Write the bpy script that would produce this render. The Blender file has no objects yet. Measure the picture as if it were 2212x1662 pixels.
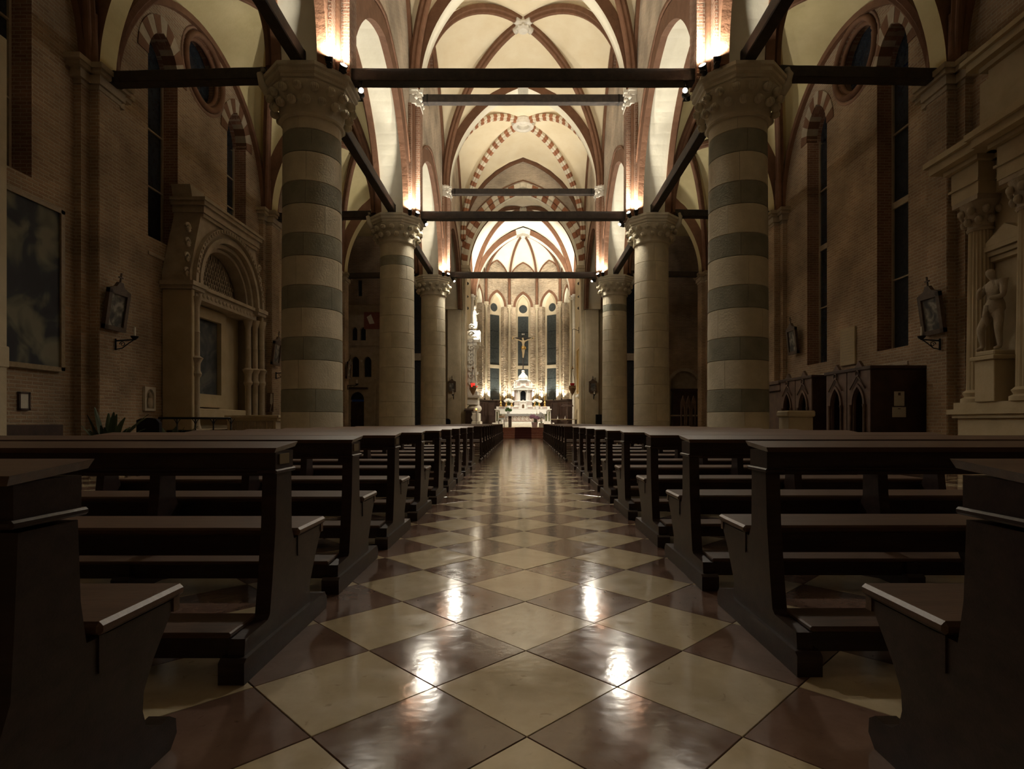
import bpy, bmesh, math, random
from mathutils import Vector, Matrix
from mathutils.geometry import tessellate_polygon
random.seed(7)
PI = math.pi
SC = bpy.context.scene
COL = SC.collection

# ------------------------------------------------------------------ camera, world, exposure
F_PX, W_PX, H_PX, VX, VY, EYE = 1237.0, 2212.0, 1662.0, 1130.0, 912.0, 1.1
cd = bpy.data.cameras.new('camera')
cd.sensor_width = 36.0
cd.lens = 36.0 * F_PX / W_PX
cd.shift_x = (W_PX / 2 - VX) / W_PX
cd.shift_y = (VY - H_PX / 2) / W_PX
cd.clip_end = 200
cam = bpy.data.objects.new('camera', cd)
cam.location = (0, 0, EYE)
cam.rotation_euler = (PI / 2, 0, 0)
COL.objects.link(cam)
SC.camera = cam
wd = bpy.data.worlds.new('world'); SC.world = wd
wd.use_nodes = True
wd.node_tree.nodes['Background'].inputs[0].default_value = (0.10, 0.14, 0.30, 1)
wd.node_tree.nodes['Background'].inputs[1].default_value = 0.01
SC.view_settings.view_transform = 'Standard'
SC.view_settings.look = 'None'
SC.view_settings.exposure = 0.50
SC.view_settings.gamma = 1.0
SC.view_settings.use_curve_mapping = False
SC.cycles.max_bounces = 5
SC.cycles.diffuse_bounces = 4
SC.cycles.glossy_bounces = 2
SC.cycles.use_adaptive_sampling = True
SC.cycles.adaptive_threshold = 0.1
SC.cycles.adaptive_min_samples = 20
SC.cycles.sample_clamp_indirect = 6.0
SC.cycles.caustics_reflective = False
SC.cycles.caustics_refractive = False
SC.cycles.use_denoising = True

WARM = (1.0, 0.91, 0.75)
def spot(loc, target, power, size=110, blend=0.6, radius=0.08, color=WARM, parent=None, name='lamp_light'):
    l = bpy.data.lights.new(name, 'SPOT')
    l.energy = power; l.color = color; l.spot_size = math.radians(size); l.spot_blend = blend
    l.shadow_soft_size = radius
    o = bpy.data.objects.new(name, l); COL.objects.link(o)
    o.location = loc
    d = Vector(target) - Vector(loc)
    o.rotation_euler = d.to_track_quat('-Z', 'Y').to_euler()
    return o

# ------------------------------------------------------------------ main dimensions (metres)
YC = [4.4, 13.4, 22.4, 31.4]           # column rows
Y4 = 40.4                               # chancel arch
XC = {-1: 4.93, 1: 5.02}                # column axes
WIN, WOUT = 4.35, 5.55                  # arcade wall faces
AISW = 10.05                            # outer wall face
ABZ = 8.95                              # abacus top
VS = 13.85                              # nave vault springing
AS = 9.15                               # aisle springing

# ------------------------------------------------------------------ materials
def nt(name):
    m = bpy.data.materials.new(name); m.use_nodes = True
    n = m.node_tree; b = n.nodes['Principled BSDF']
    return m, n, b
def N(n, t, **k):
    x = n.nodes.new(t)
    for a, v in k.items(): setattr(x, a, v)
    return x
def rgba(c): return (c[0], c[1], c[2], 1)
def mat(name, c1, c2=None, scale=4.0, rough=0.7, bump=0.0, bscale=30.0, metal=0.0, emit=0.0, spec=0.4, rnd=0.0, stretch=None):
    m, n, b = nt(name)
    b.inputs['Roughness'].default_value = rough
    b.inputs['Metallic'].default_value = metal
    b.inputs['Specular IOR Level'].default_value = spec
    geo = N(n, 'ShaderNodeNewGeometry')
    vec = geo.outputs['Position']
    if stretch:
        mp = N(n, 'ShaderNodeMapping'); mp.inputs['Scale'].default_value = stretch
        n.links.new(vec, mp.inputs['Vector']); vec = mp.outputs['Vector']
    if c2 is None:
        b.inputs['Base Color'].default_value = rgba(c1)
    else:
        no = N(n, 'ShaderNodeTexNoise'); no.inputs['Scale'].default_value = scale; no.inputs['Detail'].default_value = 6
        no.inputs['Roughness'].default_value = 0.62
        n.links.new(vec, no.inputs['Vector'])
        cr = N(n, 'ShaderNodeValToRGB')
        cr.color_ramp.elements[0].position = 0.32; cr.color_ramp.elements[0].color = rgba(c1)
        cr.color_ramp.elements[1].position = 0.68; cr.color_ramp.elements[1].color = rgba(c2)
        n.links.new(no.outputs['Fac'], cr.inputs['Fac'])
        out = cr.outputs['Color']
        if rnd:
            oi = N(n, 'ShaderNodeObjectInfo')
            mr = N(n, 'ShaderNodeMapRange'); mr.inputs['To Min'].default_value = 1 - rnd; mr.inputs['To Max'].default_value = 1 + rnd
            n.links.new(oi.outputs['Random'], mr.inputs['Value'])
            hs = N(n, 'ShaderNodeHueSaturation'); n.links.new(out, hs.inputs['Color']); n.links.new(mr.outputs['Result'], hs.inputs['Value'])
            out = hs.outputs['Color']
        n.links.new(out, b.inputs['Base Color'])
    if bump:
        nb = N(n, 'ShaderNodeTexNoise'); nb.inputs['Scale'].default_value = bscale; nb.inputs['Detail'].default_value = 4
        n.links.new(vec, nb.inputs['Vector'])
        bp = N(n, 'ShaderNodeBump'); bp.inputs['Strength'].default_value = 1.0; bp.inputs['Distance'].default_value = bump
        n.links.new(nb.outputs['Fac'], bp.inputs['Height']); n.links.new(bp.outputs['Normal'], b.inputs['Normal'])
    if emit:
        b.inputs['Emission Color'].default_value = rgba(c1); b.inputs['Emission Strength'].default_value = emit
    return m
def brick(name, c1, c2, mortar, bw=0.27, rh=0.078, ms=0.014, bump=0.02, rough=0.85, patch=0.35, coarse=0.0):
    m, n, b = nt(name)
    b.inputs['Roughness'].default_value = rough; b.inputs['Specular IOR Level'].default_value = 0.25
    geo = N(n, 'ShaderNodeNewGeometry')
    sp = N(n, 'ShaderNodeSeparateXYZ'); n.links.new(geo.outputs['Position'], sp.inputs[0])
    sn = N(n, 'ShaderNodeSeparateXYZ'); n.links.new(geo.outputs['Normal'], sn.inputs[0])
    def M(op, a, bb):
        x = N(n, 'ShaderNodeMath', operation=op)
        for i, v in enumerate((a, bb)):
            if isinstance(v, (int, float)): x.inputs[i].default_value = v
            else: n.links.new(v, x.inputs[i])
        return x.outputs[0]
    u = M('SUBTRACT', M('MULTIPLY', sp.outputs[1], sn.outputs[0]), M('MULTIPLY', sp.outputs[0], sn.outputs[1]))
    nz = M('ABSOLUTE', sn.outputs[2], 0)
    u = M('ADD', u, M('MULTIPLY', sp.outputs[0], nz))
    v = M('ADD', sp.outputs[2], M('MULTIPLY', sp.outputs[1], nz))
    cb = N(n, 'ShaderNodeCombineXYZ'); n.links.new(u, cb.inputs[0]); n.links.new(v, cb.inputs[1])
    wob = N(n, 'ShaderNodeTexNoise'); wob.inputs['Scale'].default_value = 9.0; n.links.new(geo.outputs['Position'], wob.inputs['Vector'])
    va = N(n, 'ShaderNodeVectorMath', operation='SCALE'); n.links.new(wob.outputs['Color'], va.inputs[0]); va.inputs['Scale'].default_value = 0.02
    vb = N(n, 'ShaderNodeVectorMath', operation='ADD'); n.links.new(cb.outputs[0], vb.inputs[0]); n.links.new(va.outputs[0], vb.inputs[1])
    bt = N(n, 'ShaderNodeTexBrick')
    bt.inputs['Scale'].default_value = 1.0; bt.inputs['Brick Width'].default_value = bw; bt.inputs['Row Height'].default_value = rh
    bt.inputs['Mortar Size'].default_value = ms; bt.inputs['Mortar Smooth'].default_value = 0.3; bt.inputs['Bias'].default_value = -0.1
    bt.inputs['Color1'].default_value = rgba(c1); bt.inputs['Color2'].default_value = rgba(c2); bt.inputs['Mortar'].default_value = rgba(mortar)
    n.links.new(vb.outputs[0], bt.inputs['Vector'])
    no = N(n, 'ShaderNodeTexNoise'); no.inputs['Scale'].default_value = 0.7; no.inputs['Detail'].default_value = 7
    n.links.new(geo.outputs['Position'], no.inputs['Vector'])
    mr = N(n, 'ShaderNodeMapRange'); mr.inputs['From Min'].default_value = 0.3; mr.inputs['From Max'].default_value = 0.7
    mr.inputs['To Min'].default_value = 1 - patch; mr.inputs['To Max'].default_value = 1 + patch
    n.links.new(no.outputs['Fac'], mr.inputs['Value'])
    hs = N(n, 'ShaderNodeHueSaturation'); n.links.new(bt.outputs['Color'], hs.inputs['Color']); n.links.new(mr.outputs['Result'], hs.inputs['Value'])
    n.links.new(hs.outputs['Color'], b.inputs['Base Color'])
    nf = N(n, 'ShaderNodeTexNoise'); nf.inputs['Scale'].default_value = 25; nf.inputs['Detail'].default_value = 4
    n.links.new(geo.outputs['Position'], nf.inputs['Vector'])
    h = M('SUBTRACT', M('MULTIPLY', nf.outputs['Fac'], 0.7), bt.outputs['Fac'])
    if coarse:
        mpc = N(n, 'ShaderNodeMapping'); mpc.inputs['Scale'].default_value = (3.2, 3.2, 7.0); n.links.new(geo.outputs['Position'], mpc.inputs['Vector'])
        nc = N(n, 'ShaderNodeTexNoise'); nc.inputs['Scale'].default_value = 1.0; nc.inputs['Detail'].default_value = 3; n.links.new(mpc.outputs['Vector'], nc.inputs['Vector'])
        h = M('ADD', h, M('MULTIPLY', nc.outputs['Fac'], coarse))
    bp = N(n, 'ShaderNodeBump'); bp.inputs['Distance'].default_value = bump; bp.inputs['Strength'].default_value = 0.9
    n.links.new(h, bp.inputs['Height']); n.links.new(bp.outputs['Normal'], b.inputs['Normal'])
    return m
def marble_tile(name, c1, c2, vein):
    m, n, b = nt(name)
    geo = N(n, 'ShaderNodeNewGeometry')
    no = N(n, 'ShaderNodeTexNoise'); no.inputs['Scale'].default_value = 5.0; no.inputs['Detail'].default_value = 9; no.inputs['Roughness'].default_value = 0.68
    n.links.new(geo.outputs['Position'], no.inputs['Vector'])
    cr = N(n, 'ShaderNodeValToRGB'); cr.color_ramp.elements[0].position = 0.3; cr.color_ramp.elements[0].color = rgba(c1)
    cr.color_ramp.elements[1].position = 0.7; cr.color_ramp.elements[1].color = rgba(c2)
    n.links.new(no.outputs['Fac'], cr.inputs['Fac'])
    vo = N(n, 'ShaderNodeTexNoise'); vo.inputs['Scale'].default_value = 13; vo.inputs['Detail'].default_value = 3; vo.inputs['Distortion'].default_value = 1.4
    n.links.new(geo.outputs['Position'], vo.inputs['Vector'])
    vr = N(n, 'ShaderNodeValToRGB'); vr.color_ramp.elements[0].position = 0.66; vr.color_ramp.elements[0].color = (0, 0, 0, 1)
    vr.color_ramp.elements[1].position = 0.74; vr.color_ramp.elements[1].color = (1, 1, 1, 1)
    n.links.new(vo.outputs['Fac'], vr.inputs['Fac'])
    mx = N(n, 'ShaderNodeMix', data_type='RGBA'); n.links.new(vr.outputs['Color'], mx.inputs['Factor'])
    n.links.new(cr.outputs['Color'], mx.inputs['A']); mx.inputs['B'].default_value = rgba(vein)
    oi = N(n, 'ShaderNodeObjectInfo')
    mr = N(n, 'ShaderNodeMapRange'); mr.inputs['To Min'].default_value = 0.86; mr.inputs['To Max'].default_value = 1.1
    n.links.new(oi.outputs['Random'], mr.inputs['Value'])
    hs = N(n, 'ShaderNodeHueSaturation'); n.links.new(mx.outputs['Result'], hs.inputs['Color']); n.links.new(mr.outputs['Result'], hs.inputs['Value'])
    n.links.new(hs.outputs['Color'], b.inputs['Base Color'])
    rr = N(n, 'ShaderNodeTexNoise'); rr.inputs['Scale'].default_value = 7.0; rr.inputs['Detail'].default_value = 5
    n.links.new(geo.outputs['Position'], rr.inputs['Vector'])
    rm = N(n, 'ShaderNodeMapRange'); rm.inputs['From Min'].default_value = 0.3; rm.inputs['From Max'].default_value = 0.7
    rm.inputs['To Min'].default_value = 0.085; rm.inputs['To Max'].default_value = 0.165
    n.links.new(rr.outputs['Fac'], rm.inputs['Value']); n.links.new(rm.outputs['Result'], b.inputs['Roughness'])
    b.inputs['Specular IOR Level'].default_value = 0.7
    nb = N(n, 'ShaderNodeTexNoise'); nb.inputs['Scale'].default_value = 16; nb.inputs['Detail'].default_value = 3
    n.links.new(geo.outputs['Position'], nb.inputs['Vector'])
    bp = N(n, 'ShaderNodeBump'); bp.inputs['Distance'].default_value = 0.0007; bp.inputs['Strength'].default_value = 1.0
    n.links.new(nb.outputs['Fac'], bp.inputs['Height']); n.links.new(bp.outputs['Normal'], b.inputs['Normal'])
    return m

M = {}
M['brick'] = brick('brick_brown', (0.30, 0.20, 0.13), (0.40, 0.28, 0.18), (0.42, 0.35, 0.26))
M['brick_grey'] = brick('brick_grey_nave', (0.40, 0.32, 0.24), (0.50, 0.41, 0.31), (0.50, 0.44, 0.36), bw=0.24, rh=0.07)
M['brick_red'] = brick('brick_red', (0.25, 0.13, 0.085), (0.34, 0.19, 0.125), (0.42, 0.32, 0.24), bw=0.26, rh=0.08, ms=0.011)
M['brick_apse'] = brick('brick_apse_rough', (0.48, 0.37, 0.25), (0.62, 0.50, 0.36), (0.55, 0.46, 0.35), bw=0.3, rh=0.10, ms=0.02, bump=0.06, coarse=5.0)
M['rib'] = mat('rib_terracotta', (0.140, 0.066, 0.034), (0.200, 0.098, 0.054), 3.0, 0.8, 0.008, 14)
M['plaster'] = mat('vault_plaster_cream', (0.76, 0.65, 0.45), (0.83, 0.74, 0.55), 0.9, 0.9, 0.006, 8)
M['plaster_white'] = mat('soffit_plaster_white', (0.79, 0.75, 0.61), (0.86, 0.82, 0.69), 1.4, 0.9, 0.01, 5)
M['plaster_aisle'] = mat('aisle_plaster_ochre', (0.62, 0.53, 0.28), (0.72, 0.62, 0.36), 1.0, 0.9, 0.006, 8)
M['apse_plaster'] = mat('apse_plaster_pale', (0.82, 0.77, 0.65), (0.87, 0.83, 0.72), 1.0, 0.9, 0.004, 8)
M['stone'] = mat('limestone_pale', (0.48, 0.43, 0.32), (0.62, 0.56, 0.43), 2.2, 0.8, 0.008, 26, rnd=0.08)
M['stone_dark'] = mat('stone_band_greygreen', (0.21, 0.205, 0.155), (0.29, 0.28, 0.215), 3.0, 0.75, 0.008, 26, rnd=0.12)
M['stone_white'] = mat('capital_stone_white', (0.62, 0.58, 0.50), (0.74, 0.70, 0.62), 6, 0.7, 0.006, 40)
M['stone_warm'] = mat('pier_stone_warm', (0.46, 0.39, 0.27), (0.58, 0.50, 0.36), 1.6, 0.8, 0.008, 12)
M['vous_white'] = mat('voussoir_pale', (0.62, 0.55, 0.43), (0.74, 0.68, 0.55), 5, 0.8, 0.004, 20, rnd=0.06)
M['vous_red'] = mat('voussoir_red', (0.27, 0.11, 0.055), (0.36, 0.16, 0.085), 5, 0.8, 0.004, 20, rnd=0.1)
M['wood_beam'] = mat('beam_dark_oak', (0.018, 0.014, 0.012), (0.045, 0.032, 0.024), 6, 0.6, 0.004, 30)
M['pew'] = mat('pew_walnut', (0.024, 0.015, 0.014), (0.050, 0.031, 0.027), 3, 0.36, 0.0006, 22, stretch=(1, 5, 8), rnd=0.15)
M['pew_top'] = mat('pew_walnut_lit', (0.080, 0.046, 0.031), (0.135, 0.080, 0.054), 3, 0.34, 0.0006, 22, stretch=(1, 9, 8), rnd=0.15)  # brighter pew walnut: light falling on the tops put into the colour
M['wood_dark'] = mat('stall_wood_dark', (0.030, 0.017, 0.013), (0.07, 0.038, 0.028), 3, 0.5, 0.003, 20)
M['wood_carved'] = mat('confessional_oak', (0.09, 0.055, 0.04), (0.16, 0.10, 0.075), 4, 0.55, 0.003, 20)
M['tile_cream'] = marble_tile('tile_cream', (0.48, 0.395, 0.265), (0.59, 0.495, 0.345), (0.40, 0.325, 0.215))
M['tile_red'] = marble_tile('tile_red', (0.145, 0.088, 0.068), (0.205, 0.130, 0.102), (0.12, 0.072, 0.056))
M['grout'] = mat('grout', (0.07, 0.055, 0.04), None, rough=0.9)
M['step'] = mat('step_red_marble', (0.28, 0.11, 0.075), (0.38, 0.17, 0.12), 4, 0.3)
M['strip'] = mat('strip_dark_red', (0.07, 0.018, 0.016), (0.10, 0.026, 0.022), 30, 0.95)
M['glass_night'] = mat('window_glass_night', (0.018, 0.022, 0.032), (0.035, 0.042, 0.05), 9, 0.12, 0.004, 12)
M['glass_dim'] = mat('apse_glass_night', (0.03, 0.036, 0.036), (0.06, 0.07, 0.068), 9, 0.15, 0.006, 12)
M['iron'] = mat('iron_black', (0.02, 0.018, 0.016), None, rough=0.45, metal=0.6)
M['lens'] = mat('lamp_lens_lit', (1.0, 0.90, 0.72), None, emit=35.0)
M['marble'] = mat('altar_marble_white', (0.70, 0.67, 0.62), (0.82, 0.80, 0.76), 4, 0.35)
M['marble_grey'] = mat('altar_marble_inlay', (0.36, 0.27, 0.23), (0.52, 0.42, 0.37), 9, 0.35)
M['marble_green'] = mat('altar_marble_green', (0.10, 0.11, 0.06), (0.20, 0.20, 0.11), 9, 0.3)
M['linen'] = mat('linen_white', (0.80, 0.80, 0.78), None, rough=0.9)
M['gold'] = mat('gilt_metal', (0.55, 0.34, 0.10), (0.70, 0.47, 0.16), 8, 0.35, metal=0.8)
M['skin_gilt'] = mat('corpus_painted_wood', (0.62, 0.48, 0.28), (0.74, 0.60, 0.38), 6, 0.5)
M['wax'] = mat('candle_wax', (0.82, 0.80, 0.74), None, rough=0.5)
M['leaf'] = mat('leaf_green', (0.05, 0.11, 0.03), (0.09, 0.19, 0.05), 8, 0.5)
M['leaf_dark'] = mat('leaf_dark_green', (0.02, 0.04, 0.015), (0.05, 0.08, 0.03), 8, 0.5)
M['petal_white'] = mat('orchid_white', (0.85, 0.84, 0.82), None, rough=0.8)
M['petal_pink'] = mat('orchid_pink', (0.62, 0.30, 0.50), (0.80, 0.52, 0.70), 30, 0.8)
M['pot_white'] = mat('pot_white', (0.82, 0.80, 0.78), None, rough=0.4)
M['pot_pink'] = mat('pot_wrapping_pink', (0.80, 0.58, 0.62), None, rough=0.6)
M['red_glass'] = mat('votive_red_glass', (0.75, 0.03, 0.02), None, rough=0.2, emit=1.2)
M['red_glass_off'] = mat('votive_red_glass_unlit', (0.35, 0.02, 0.02), None, rough=0.15)
M['bronze'] = mat('lamp_bronze', (0.16, 0.09, 0.045), (0.26, 0.16, 0.08), 10, 0.4, metal=0.6)
M['paper'] = mat('notice_paper', (0.55, 0.52, 0.45), (0.62, 0.59, 0.52), 30, 0.9)
M['frame_wood'] = mat('picture_frame_wood', (0.07, 0.045, 0.03), (0.12, 0.08, 0.05), 10, 0.5)
M['frame_gilt'] = mat('picture_frame_gilt_worn', (0.20, 0.14, 0.07), (0.30, 0.22, 0.12), 12, 0.5)
M['plaster_tan'] = mat('altar_frame_tan', (0.42, 0.34, 0.21), (0.50, 0.41, 0.27), 2, 0.85, 0.004, 20)
M['stone_aisle'] = mat('monument_stone', (0.34, 0.28, 0.20), (0.46, 0.38, 0.28), 3, 0.8, 0.01, 25)
M['fabric_dark'] = mat('fabric_black', (0.012, 0.012, 0.018), None, rough=0.95)
M['brass'] = mat('brass_plate', (0.32, 0.26, 0.16), None, rough=0.4, metal=0.7)
def painting(name, cols, scale):
    m, n, b = nt(name)
    geo = N(n, 'ShaderNodeNewGeometry')
    no = N(n, 'ShaderNodeTexNoise'); no.inputs['Scale'].default_value = scale; no.inputs['Detail'].default_value = 2.5; no.inputs['Distortion'].default_value = 0.8
    n.links.new(geo.outputs['Position'], no.inputs['Vector'])
    cr = N(n, 'ShaderNodeValToRGB'); e = cr.color_ramp.elements
    e[0].position = 0.40; e[0].color = rgba(cols[0]); e[1].position = 0.64; e[1].color = rgba(cols[-1])
    for i, c in enumerate(cols[1:-1]):
        x = e.new(0.40 + 0.24 * (i + 1) / (len(cols) - 1)); x.color = rgba(c)
    n.links.new(no.outputs['Fac'], cr.inputs['Fac']); n.links.new(cr.outputs['Color'], b.inputs['Base Color'])
    b.inputs['Roughness'].default_value = 0.75
    return m
M['canvas_big'] = painting('canvas_dark_landscape', [(0.012, 0.012, 0.02), (0.02, 0.022, 0.03), (0.10, 0.10, 0.07), (0.17, 0.155, 0.11)], 1.1)
M['canvas_altar'] = painting('canvas_altarpiece', [(0.02, 0.025, 0.03), (0.05, 0.055, 0.06), (0.10, 0.10, 0.09)], 1.6)
M['canvas_small'] = painting('canvas_station', [(0.05, 0.05, 0.05), (0.14, 0.13, 0.11), (0.30, 0.28, 0.24)], 4.0)
M['canvas_gold'] = painting('canvas_gold_ground', [(0.30, 0.20, 0.07), (0.42, 0.30, 0.12), (0.50, 0.38, 0.2)], 2.0)
M['fresco'] = mat('fresco_red_ground', (0.20, 0.065, 0.05), (0.27, 0.10, 0.075), 3, 0.9)

# ------------------------------------------------------------------ mesh builder
class MB:
    def __init__(s): s.v = []; s.f = []; s.m = []; s.sm = []
    def face(s, idx, mi=0, smooth=False): s.f.append(tuple(idx)); s.m.append(mi); s.sm.append(smooth)
    def add(s, pts): k = len(s.v); s.v.extend([tuple(p) for p in pts]); return k
    def hexa(s, p, mi=0):                      # 8 corners: bottom ring 0-3, top ring 4-7
        k = s.add(p)
        for q in ((3, 2, 1, 0), (4, 5, 6, 7), (0, 1, 5, 4), (1, 2, 6, 5), (2, 3, 7, 6), (3, 0, 4, 7)):
            s.face([k + i for i in q], mi)
    def box(s, x0, x1, y0, y1, z0, z1, mi=0, bev=0.0):
        if bev > 0:
            b = min(bev, abs(x1 - x0) / 3, abs(y1 - y0) / 3, abs(z1 - z0) / 3)
            rings = []
            for (z, i) in ((z0, b), (z0 + b, 0), (z1 - b, 0), (z1, b)):
                rings.append(s.add([(x0 + i + (b if not i else 0), y0 + i, z), (x1 - i - (b if not i else 0), y0 + i, z), (x1 - i, y0 + i + (b if not i else 0), z), (x1 - i, y1 - i - (b if not i else 0), z),
                                    (x1 - i - (b if not i else 0), y1 - i, z), (x0 + i + (b if not i else 0), y1 - i, z), (x0 + i, y1 - i - (b if not i else 0), z), (x0 + i, y0 + i + (b if not i else 0), z)]))
            for a, c in zip(rings, rings[1:]):
                for j in range(8): s.face((a + j, a + (j + 1) % 8, c + (j + 1) % 8, c + j), mi)
            s.face([rings[0] + j for j in range(7, -1, -1)], mi); s.face([rings[-1] + j for j in range(8)], mi)
            return
        s.hexa([(x0, y0, z0), (x1, y0, z0), (x1, y1, z0), (x0, y1, z0), (x0, y0, z1), (x1, y0, z1), (x1, y1, z1), (x0, y1, z1)], mi)
    def prism(s, outer, a0, a1, to3, holes=(), mf=0, ms=None, hms=None, caps=(True, True)):
        """extrude a 2D polygon (with holes) between a0 and a1; to3(u, v, a) -> xyz"""
        ms = mf if ms is None else ms
        loops = [list(outer)] + [list(h) for h in holes]
        flat = [p for l in loops for p in l]
        tris = tessellate_polygon([[Vector((p[0], p[1], 0)) for p in l] for l in loops])
        for a, c in zip((a0, a1), caps):
            if c:
                k = s.add([to3(p[0], p[1], a) for p in flat])
                for t in tris: s.face([k + i for i in t], mf)
        for li, l in enumerate(loops):
            mm = ms if li == 0 else (hms if hms is not None else ms)
            k0 = s.add([to3(p[0], p[1], a0) for p in l]); k1 = s.add([to3(p[0], p[1], a1) for p in l])
            L = len(l)
            for i in range(L):
                mi = mm(l[i], l[(i + 1) % L]) if callable(mm) else mm
                s.face((k0 + i, k0 + (i + 1) % L, k1 + (i + 1) % L, k1 + i), mi)
    def lathe(s, prof, c=(0, 0, 0), n=24, mi=0, smooth=True, axis='z', a0=0.0, caps=True, sharp=35.0):
        def ring(r, z):
            pts = []
            for j in range(n):
                t = a0 + 2 * PI * j / n
                x, y = r * math.cos(t), r * math.sin(t)
                p = (x, y, z) if axis == 'z' else ((z, x, y) if axis == 'x' else (x, z, y))
                pts.append((c[0] + p[0], c[1] + p[1], c[2] + p[2]))
            return s.add(pts)
        prev = None; ra = ring(*prof[0]); first_ = ra; pa = None
        for (r0, z0), (r1, z1) in zip(prof, prof[1:]):
            ang = math.degrees(math.atan2(z1 - z0, r1 - r0))
            if pa is not None:
                dd = abs((ang - pa + 180) % 360 - 180)
                if dd > sharp: ra = ring(r0, z0)
            rb = ring(r1, z1)
            for j in range(n): s.face((ra + j, ra + (j + 1) % n, rb + (j + 1) % n, rb + j), mi, smooth)
            ra = rb; pa = ang
        if caps:
            if prof[0][0] > 1e-3: k = ring(*prof[0]); s.face([k + j for j in range(n - 1, -1, -1)], mi)
            if prof[-1][0] > 1e-3: k = ring(*prof[-1]); s.face([k + j for j in range(n)], mi)
    def sphere(s, c, r, mi=0, nu=10, nv=7, sc=(1, 1, 1)):
        rings = []
        for i in range(nv + 1):
            ph = PI * i / nv
            rr = max(math.sin(ph), 1e-3)
            rings.append(s.add([(c[0] + r * sc[0] * rr * math.cos(2 * PI * j / nu), c[1] + r * sc[1] * rr * math.sin(2 * PI * j / nu), c[2] - r * sc[2] * math.cos(ph)) for j in range(nu)]))
        for a, b in zip(rings, rings[1:]):
            for j in range(nu): s.face((a + j, a + (j + 1) % nu, b + (j + 1) % nu, b + j), mi, True)
    def tube(s, pts, r, mi=0, n=8, closed=False):
        pts = [Vector(p) for p in pts]; L = len(pts); rings = []
        rad = r if isinstance(r, (list, tuple)) else [r] * L
        up = Vector((0.123, 0.31, 0.94)).normalized()
        for i, p in enumerate(pts):
            t = (pts[(i + 1) % L] - pts[i - 1]) if closed else (pts[min(i + 1, L - 1)] - pts[max(i - 1, 0)])
            t.normalize()
            b = t.cross(up)
            if b.length < 0.05: b = t.cross(Vector((1, 0, 0)))
            b.normalize(); nn = b.cross(t)
            rings.append(s.add([p + (b * math.cos(2 * PI * j / n) + nn * math.sin(2 * PI * j / n)) * rad[i] for j in range(n)]))
        prs = list(zip(rings, rings[1:])) + ([(rings[-1], rings[0])] if closed else [])
        for a, b in prs:
            for j in range(n): s.face((a + j, a + (j + 1) % n, b + (j + 1) % n, b + j), mi, True)
        if not closed:
            s.face([rings[0] + j for j in range(n - 1, -1, -1)], mi); s.face([rings[-1] + j for j in range(n)], mi)
    def sweep(s, pts, B, prof, mfun=0, smooth=False):
        """sweep profile [(b, n)] along pts lying in a vertical plane with horizontal binormal B; n points to the inside (down)"""
        pts = [Vector(p) for p in pts]; B = Vector(B).normalized(); rings = []
        for i, p in enumerate(pts):
            t = (pts[min(i + 1, len(pts) - 1)] - pts[max(i - 1, 0)]).normalized()
            nn = B.cross(t)
            rings.append(s.add([p + B * b + nn * q for b, q in prof]))
        k = len(prof)
        for a, b in zip(rings, rings[1:]):
            for j in range(k):
                s.face((a + j, a + (j + 1) % k, b + (j + 1) % k, b + j), mfun(j) if callable(mfun) else mfun, smooth)
        s.face([rings[0] + j for j in range(k - 1, -1, -1)], 0); s.face([rings[-1] + j for j in range(k)], 0)
    def mesh(s, name, mats):
        me = bpy.data.meshes.new(name)
        me.from_pydata(s.v, [], s.f)
        for m in (mats if isinstance(mats, (list, tuple)) else [mats]): me.materials.append(M[m] if isinstance(m, str) else m)
        me.polygons.foreach_set('material_index', s.m); me.polygons.foreach_set('use_smooth', s.sm)
        bm = bmesh.new(); bm.from_mesh(me); bmesh.ops.recalc_face_normals(bm, faces=bm.faces); bm.to_mesh(me); bm.free()
        me.update()
        return me
    def build(s, name, mats, parent=None, loc=None):
        return link(name, s.mesh(name, mats), parent, loc)
def link(name, data, parent=None, loc=None, rz=0.0):
    o = bpy.data.objects.new(name, data); COL.objects.link(o)
    if parent is not None: o.parent = parent
    if loc is not None: o.location = loc
    if rz: o.rotation_euler = (0, 0, rz)
    return o
def tag(o, label=None, cat=None, group=None, kind=None):
    if label: o['label'] = label
    if cat: o['category'] = cat
    if group: o['group'] = group
    if kind: o['kind'] = kind
    return o
def thing(name, label, cat, loc=(0, 0, 0), rz=0.0, group=None):
    return tag(link(name, None, None, loc, rz), label, cat, group)
def struct(name, label=None, loc=(0, 0, 0)):
    return tag(link(name, None, None, loc), label, None, None, 'structure')
def copy_tree(o, parent=None):
    c = o.copy(); COL.objects.link(c); c.parent = parent
    for ch in list(KIDS.get(o.name, [])): copy_tree(ch, c)
    return c
KIDS = {}
def kids_index(o):
    KIDS[o.name] = list(o.children)
    for c in o.children: kids_index(c)

# planes for extrusion
def PX(u, v, a): return (a, u, v)     # polygon in (Y, Z), extruded along X
def PY(u, v, a): return (u, a, v)     # polygon in (X, Z), extruded along Y
def PZ(u, v, a): return (u, v, a)

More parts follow.
